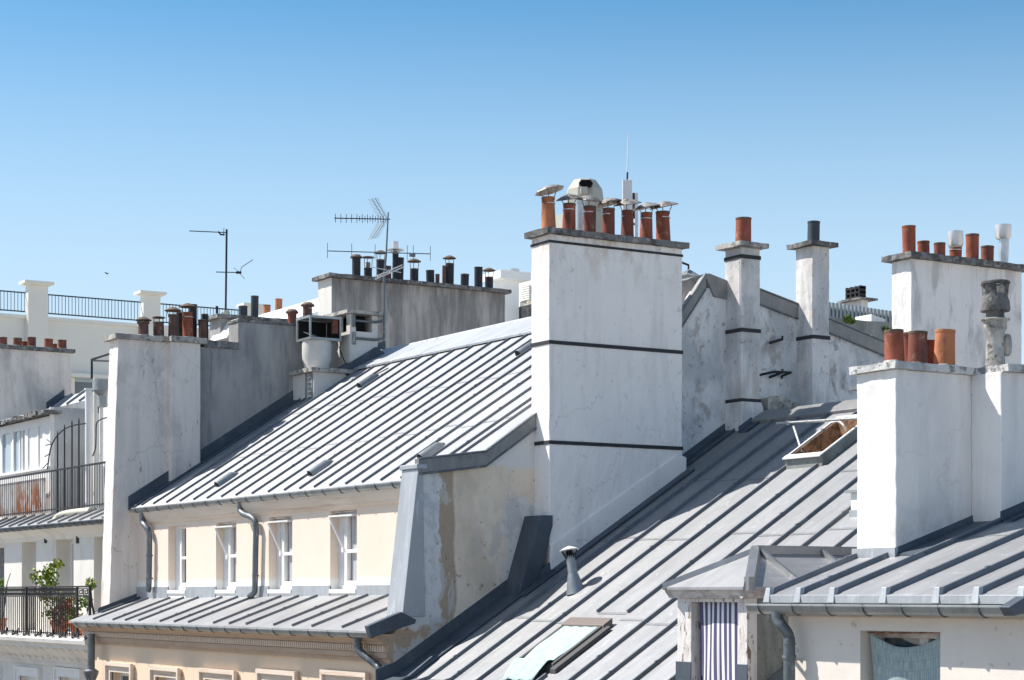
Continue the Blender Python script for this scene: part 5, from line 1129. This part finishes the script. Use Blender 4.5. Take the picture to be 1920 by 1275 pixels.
a_=uy(975,566,Y10-.8); b_=uy(1010,560,Y10-.8); MB().box(a_.x,b_.x,Y10-.8,Y10-.01,a_.z-.2,a_.z).build('balcony_slab','concrete',Wh)
MB().box(XW-.3,XW+.8,ye_+.1,ye_+1.2,2,ux(965,573,XW).z).build('roof_edge_wall','dark_concrete',Wh)
# right background: slate roofs, mossy wall, slatted chimney
Rb=thing('slate_house',(-38,36,-16),'slate and zinc roofed house in the right background','building')
X11=-34.; q=[ux(*p_,X11) for p_ in ((1400,535),(1500,549),(1600,562),(1600,660),(1400,660))]
b=MB(); b.prism([q[0]+Vector((-2,0,0)),q[1]+Vector((-2,0,0)),q[2]+Vector((-2,0,0)),q[3],q[4]],(-.3,0,0)); 
for k in range(5):
    for f_ in range(26):
        t=k/5*.33; y=q[0].y+(q[1].y-q[0].y)*f_/24.+(k%2)*.12; dz_=(q[1].z-q[0].z)/(q[1].y-q[0].y)*(y-q[0].y)
        zt_=q[0].z+dz_-k*.22; b.box(X11-2+k*.1+.0,X11-1.93+k*.1+.05,y,y+.24,zt_-.22,zt_-.02)
b.build('slate_roof','slate_tile',Rb)
X12=-33.; q=[ux(*p_,X12) for p_ in ((1552,573),(1700,594),(1700,680),(1552,680))]
b=MB().prism(q,(-.3,0,0)); 
for k in range(22):
    t=k/21; p=q[0].lerp(q[1],t); b.box(X12,X12+.06,p.y-.03,p.y+.03,p.z-1.6,p.z+.07)
b.build('zinc_mansard','slate_tile',Rb)
X13=-31.; q=[ux(*p_,X13) for p_ in ((1552,593),(1625,602),(1700,605),(1700,690),(1552,680))]
MB().prism(q,(-.5,0,0)).build('low_wall','painted_metal_panel',Rb)
a=ux(1634,589,X13-.5); c=ux(1660,592,X13-.5); MB().hexa([(X13-1.1,a.y-.05,a.z-.6),(X13-.5,a.y,a.z-.6),(X13-.5,c.y,a.z-.6),(X13-1.1,c.y,a.z-.6),(X13-1.0,a.y,a.z),(X13-.5,a.y,a.z),(X13-.5,c.y,a.z-.08),(X13-1.1,c.y,a.z-.08)]).build('roof_box','white_paint',Rb)
X14=-36.5; a=ux(1615,562,X14); c=ux(1627,563,X14); s=MB().box(X14-.62,X14,a.y,c.y,2,a.z).build('chimney_stack','stone_white',Rb)
MB().box(X14-.74,X14+.12,a.y-.12,c.y+.22,a.z,a.z+.05).build('crown','dark_concrete',s); b=MB()
for k in range(3): b.box(X14-.58,X14-.06,a.y+.0,c.y,a.z+.07+k*.11,a.z+.11+k*.11)
for xx_ in (X14-.58,X14-.42,X14-.26,X14-.11): b.box(xx_,xx_+.05,a.y+.005,c.y-.005,a.z+.05,a.z+.36)
b.build('slatted_cowl','iron_dark',s)
random.seed(5)
for (px,py,r,n) in ((1590,598,.09,70),(1662,618,.08,40)):
    b=MB(); leafy(b,ux(px,py,X13+.05),r,n,[0,1],.03); leafy(b,ux(px+8,py+4,X13+.05),r*.7,n,[0,1],.03)
    tag(b.build('weed_tuft',['moss','leaf_green'],recalc=False),'green weed tuft growing on the low wall left of the white roof box' if px<1600 else 'weed tuft on the low wall right next to the far right chimney stack','weeds','weed tufts on the low rear wall')
# ventilator hood, panel antenna and whip behind the tall stack
Vt=thing('roof_ventilator',(-26.3,18.3,4.3),'large beige angular ventilator hood behind the clay pots of the tall stack','ventilator')
XV2=-26.4; v0=ux(1096,410,XV2); dd=dep(v0)/FP
MB().box(XV2-.33,XV2+.33,v0.y-.33,v0.y+.33,4.2,ux(1096,402,XV2).z).build('base','vent_beige',Vt)
b=MB(); hw=37*dd; z0_=ux(1096,402,XV2).z; zt_=ux(1096,338,XV2).z
def octo(r,z): return [(XV2+r*math.cos(math.pi/8+k*math.pi/4+.25),v0.y+r*math.sin(math.pi/8+k*math.pi/4+.25),z) for k in range(8)]
rings=[octo(hw*.92,z0_),octo(hw*1.02,z0_+.22),octo(hw*.95,z0_+.38),octo(hw*.80,zt_-.10),octo(hw*.58,zt_)]
vs=[v for r in rings for v in r]; fs=[(i*8+k,i*8+(k+1)%8,(i+1)*8+(k+1)%8,(i+1)*8+k) for i in range(4) for k in range(8)]+[list(range(8))[::-1],[32+k for k in range(8)]]
b.add(vs,fs); b.build('hood','vent_beige',Vt,bevel=.015)
c_=ux(1094,351,XV2+hw*.80); 
fd=Vector((.85,-.526,0)); c0_=Vector((XV2,v0.y,0))+fd*hw*.80; rt=Vector((.526,.85,0)); zc_=ux(1092,354,XV2).z
pts=[c0_+rt*(a_*dd)+Vector((0,0,zc_+b_*dd)) for a_,b_ in ((-12,3),(-7,8),(9,8),(14,2),(10,-4),(-8,-4))]
MB().prism(pts,fd*.14).build('opening','soot',Vt)
MB().hexa([*(c0_+rt*(a_*dd)+fd*.16+Vector((0,0,zc_+b_*dd)) for a_,b_ in ((-9,-18),(4,-18),(4,-5),(-9,-5))),*(c0_+rt*(a_*dd)-fd*.1+Vector((0,0,zc_+b_*dd)) for a_,b_ in ((-9,-18),(4,-18),(4,-5),(-9,-5)))]).build('spout','vent_beige',Vt,bevel=.01)
p=ux(1087,412,-25.9); tag(MB().lathe((p.x,p.y,p.z-1),[(.085,0),(.085,1+.30),(.075,1.3),(.075,1.2),(.01,1.2)],16).build('metal_flue','galvanised',smooth=True),'short shiny metal flue between the second and third clay pots of the tall stack','flue')
pa_=thing('panel_antenna',tuple(ux(1176,430,-26.2)),'white panel antenna with a tall thin whip behind the clay pots of the tall stack','antenna')
Ap_=lambda px,py: ux(px,py,-26.2)
a=Ap_(1167,338); c=Ap_(1185,400); 
b=MB(); 
cpt=Ap_(1176,370); hh_=.075; b.hexa([cpt+rt*s_*hh_+fd*t_*.05+Vector((0,0,z_)) for z_ in (Ap_(1176,400).z-cpt.z,Ap_(1176,338).z-cpt.z) for (s_,t_) in ((-1,-1),(1,-1),(1,1),(-1,1))])
b.build('panel','white_paint',pa_,bevel=.008)
b=MB(); b.tube([Ap_(1176,338),Ap_(1176.5,323)],.014,6,1); b.tube([Ap_(1176.5,323),Ap_(1177.3,265),Ap_(1178,247)],[.011,.008,.003],6); b.tube([Ap_(1176,450),Ap_(1176,400)],.04,8); b.build('whip',['white_paint','iron_dark'],pa_,smooth=True)
b=MB(); cpt=Ap_(1193,395); b.hexa([cpt+rt*s_*.025+fd*t_*.04+Vector((0,0,z_)) for z_ in (-.75,.28) for (s_,t_) in ((-1,-1),(1,-1),(1,1),(-1,1))]); b.tube([Ap_(1188,410),Ap_(1188,362)],.022,6,1); b.tube([Ap_(1188,372),Ap_(1193,372)],.02,6,1); b.tube([Ap_(1188,420),Ap_(1193,420)],.02,6,1); b.build('side_panel',['white_paint','iron_dark'],pa_)
# far stub pipe right of the tall stack
sp=thing('roof_vent_stub',tuple(ux(1291,520,-26.3)),'small grey hooded vent just right of the tall stack, on the ridge','vent')
p=ux(1291,518,-26.3); b=MB().box(p.x-.08,p.x+.08,p.y-.08,p.y+.08,p.z-.5,p.z+.0); b.build('shaft','zinc_gutter',sp); MB().lathe((p.x,p.y,p.z),[(.20,0),(.04,.10),(.01,.10)],8).build('hood','zinc_gutter',sp); MB().tube([ux(1275,491,-26.3),ux(1291,497,-26.3),ux(1291,505,-26.3)],.02,5).build('handle','iron_dark',sp)
# bird
p=ux(200,513,-60); b=MB(); b.lathe(p,[(.003,-.05),(.016,-.02),(.018,.006),(.01,.035),(.002,.055)],8,tilt=Matrix.Rotation(1.2,3,'X'))
b.add([p,p+Vector((-.03,.035,.035)),p+Vector((.0,.085,.018)),p+Vector((.018,.03,-.006))],[(0,1,2,3)]); b.add([p,p+Vector((.03,-.03,.04)),p+Vector((.035,-.085,.03)),p+Vector((-.006,-.035,.0))],[(0,1,2,3)])
tag(b.build('bird','bird_dark'),'small dark bird flying in the sky above the left terrace railing','bird')
for o in bpy.data.objects:
    if '_w' in o: del o['_w']
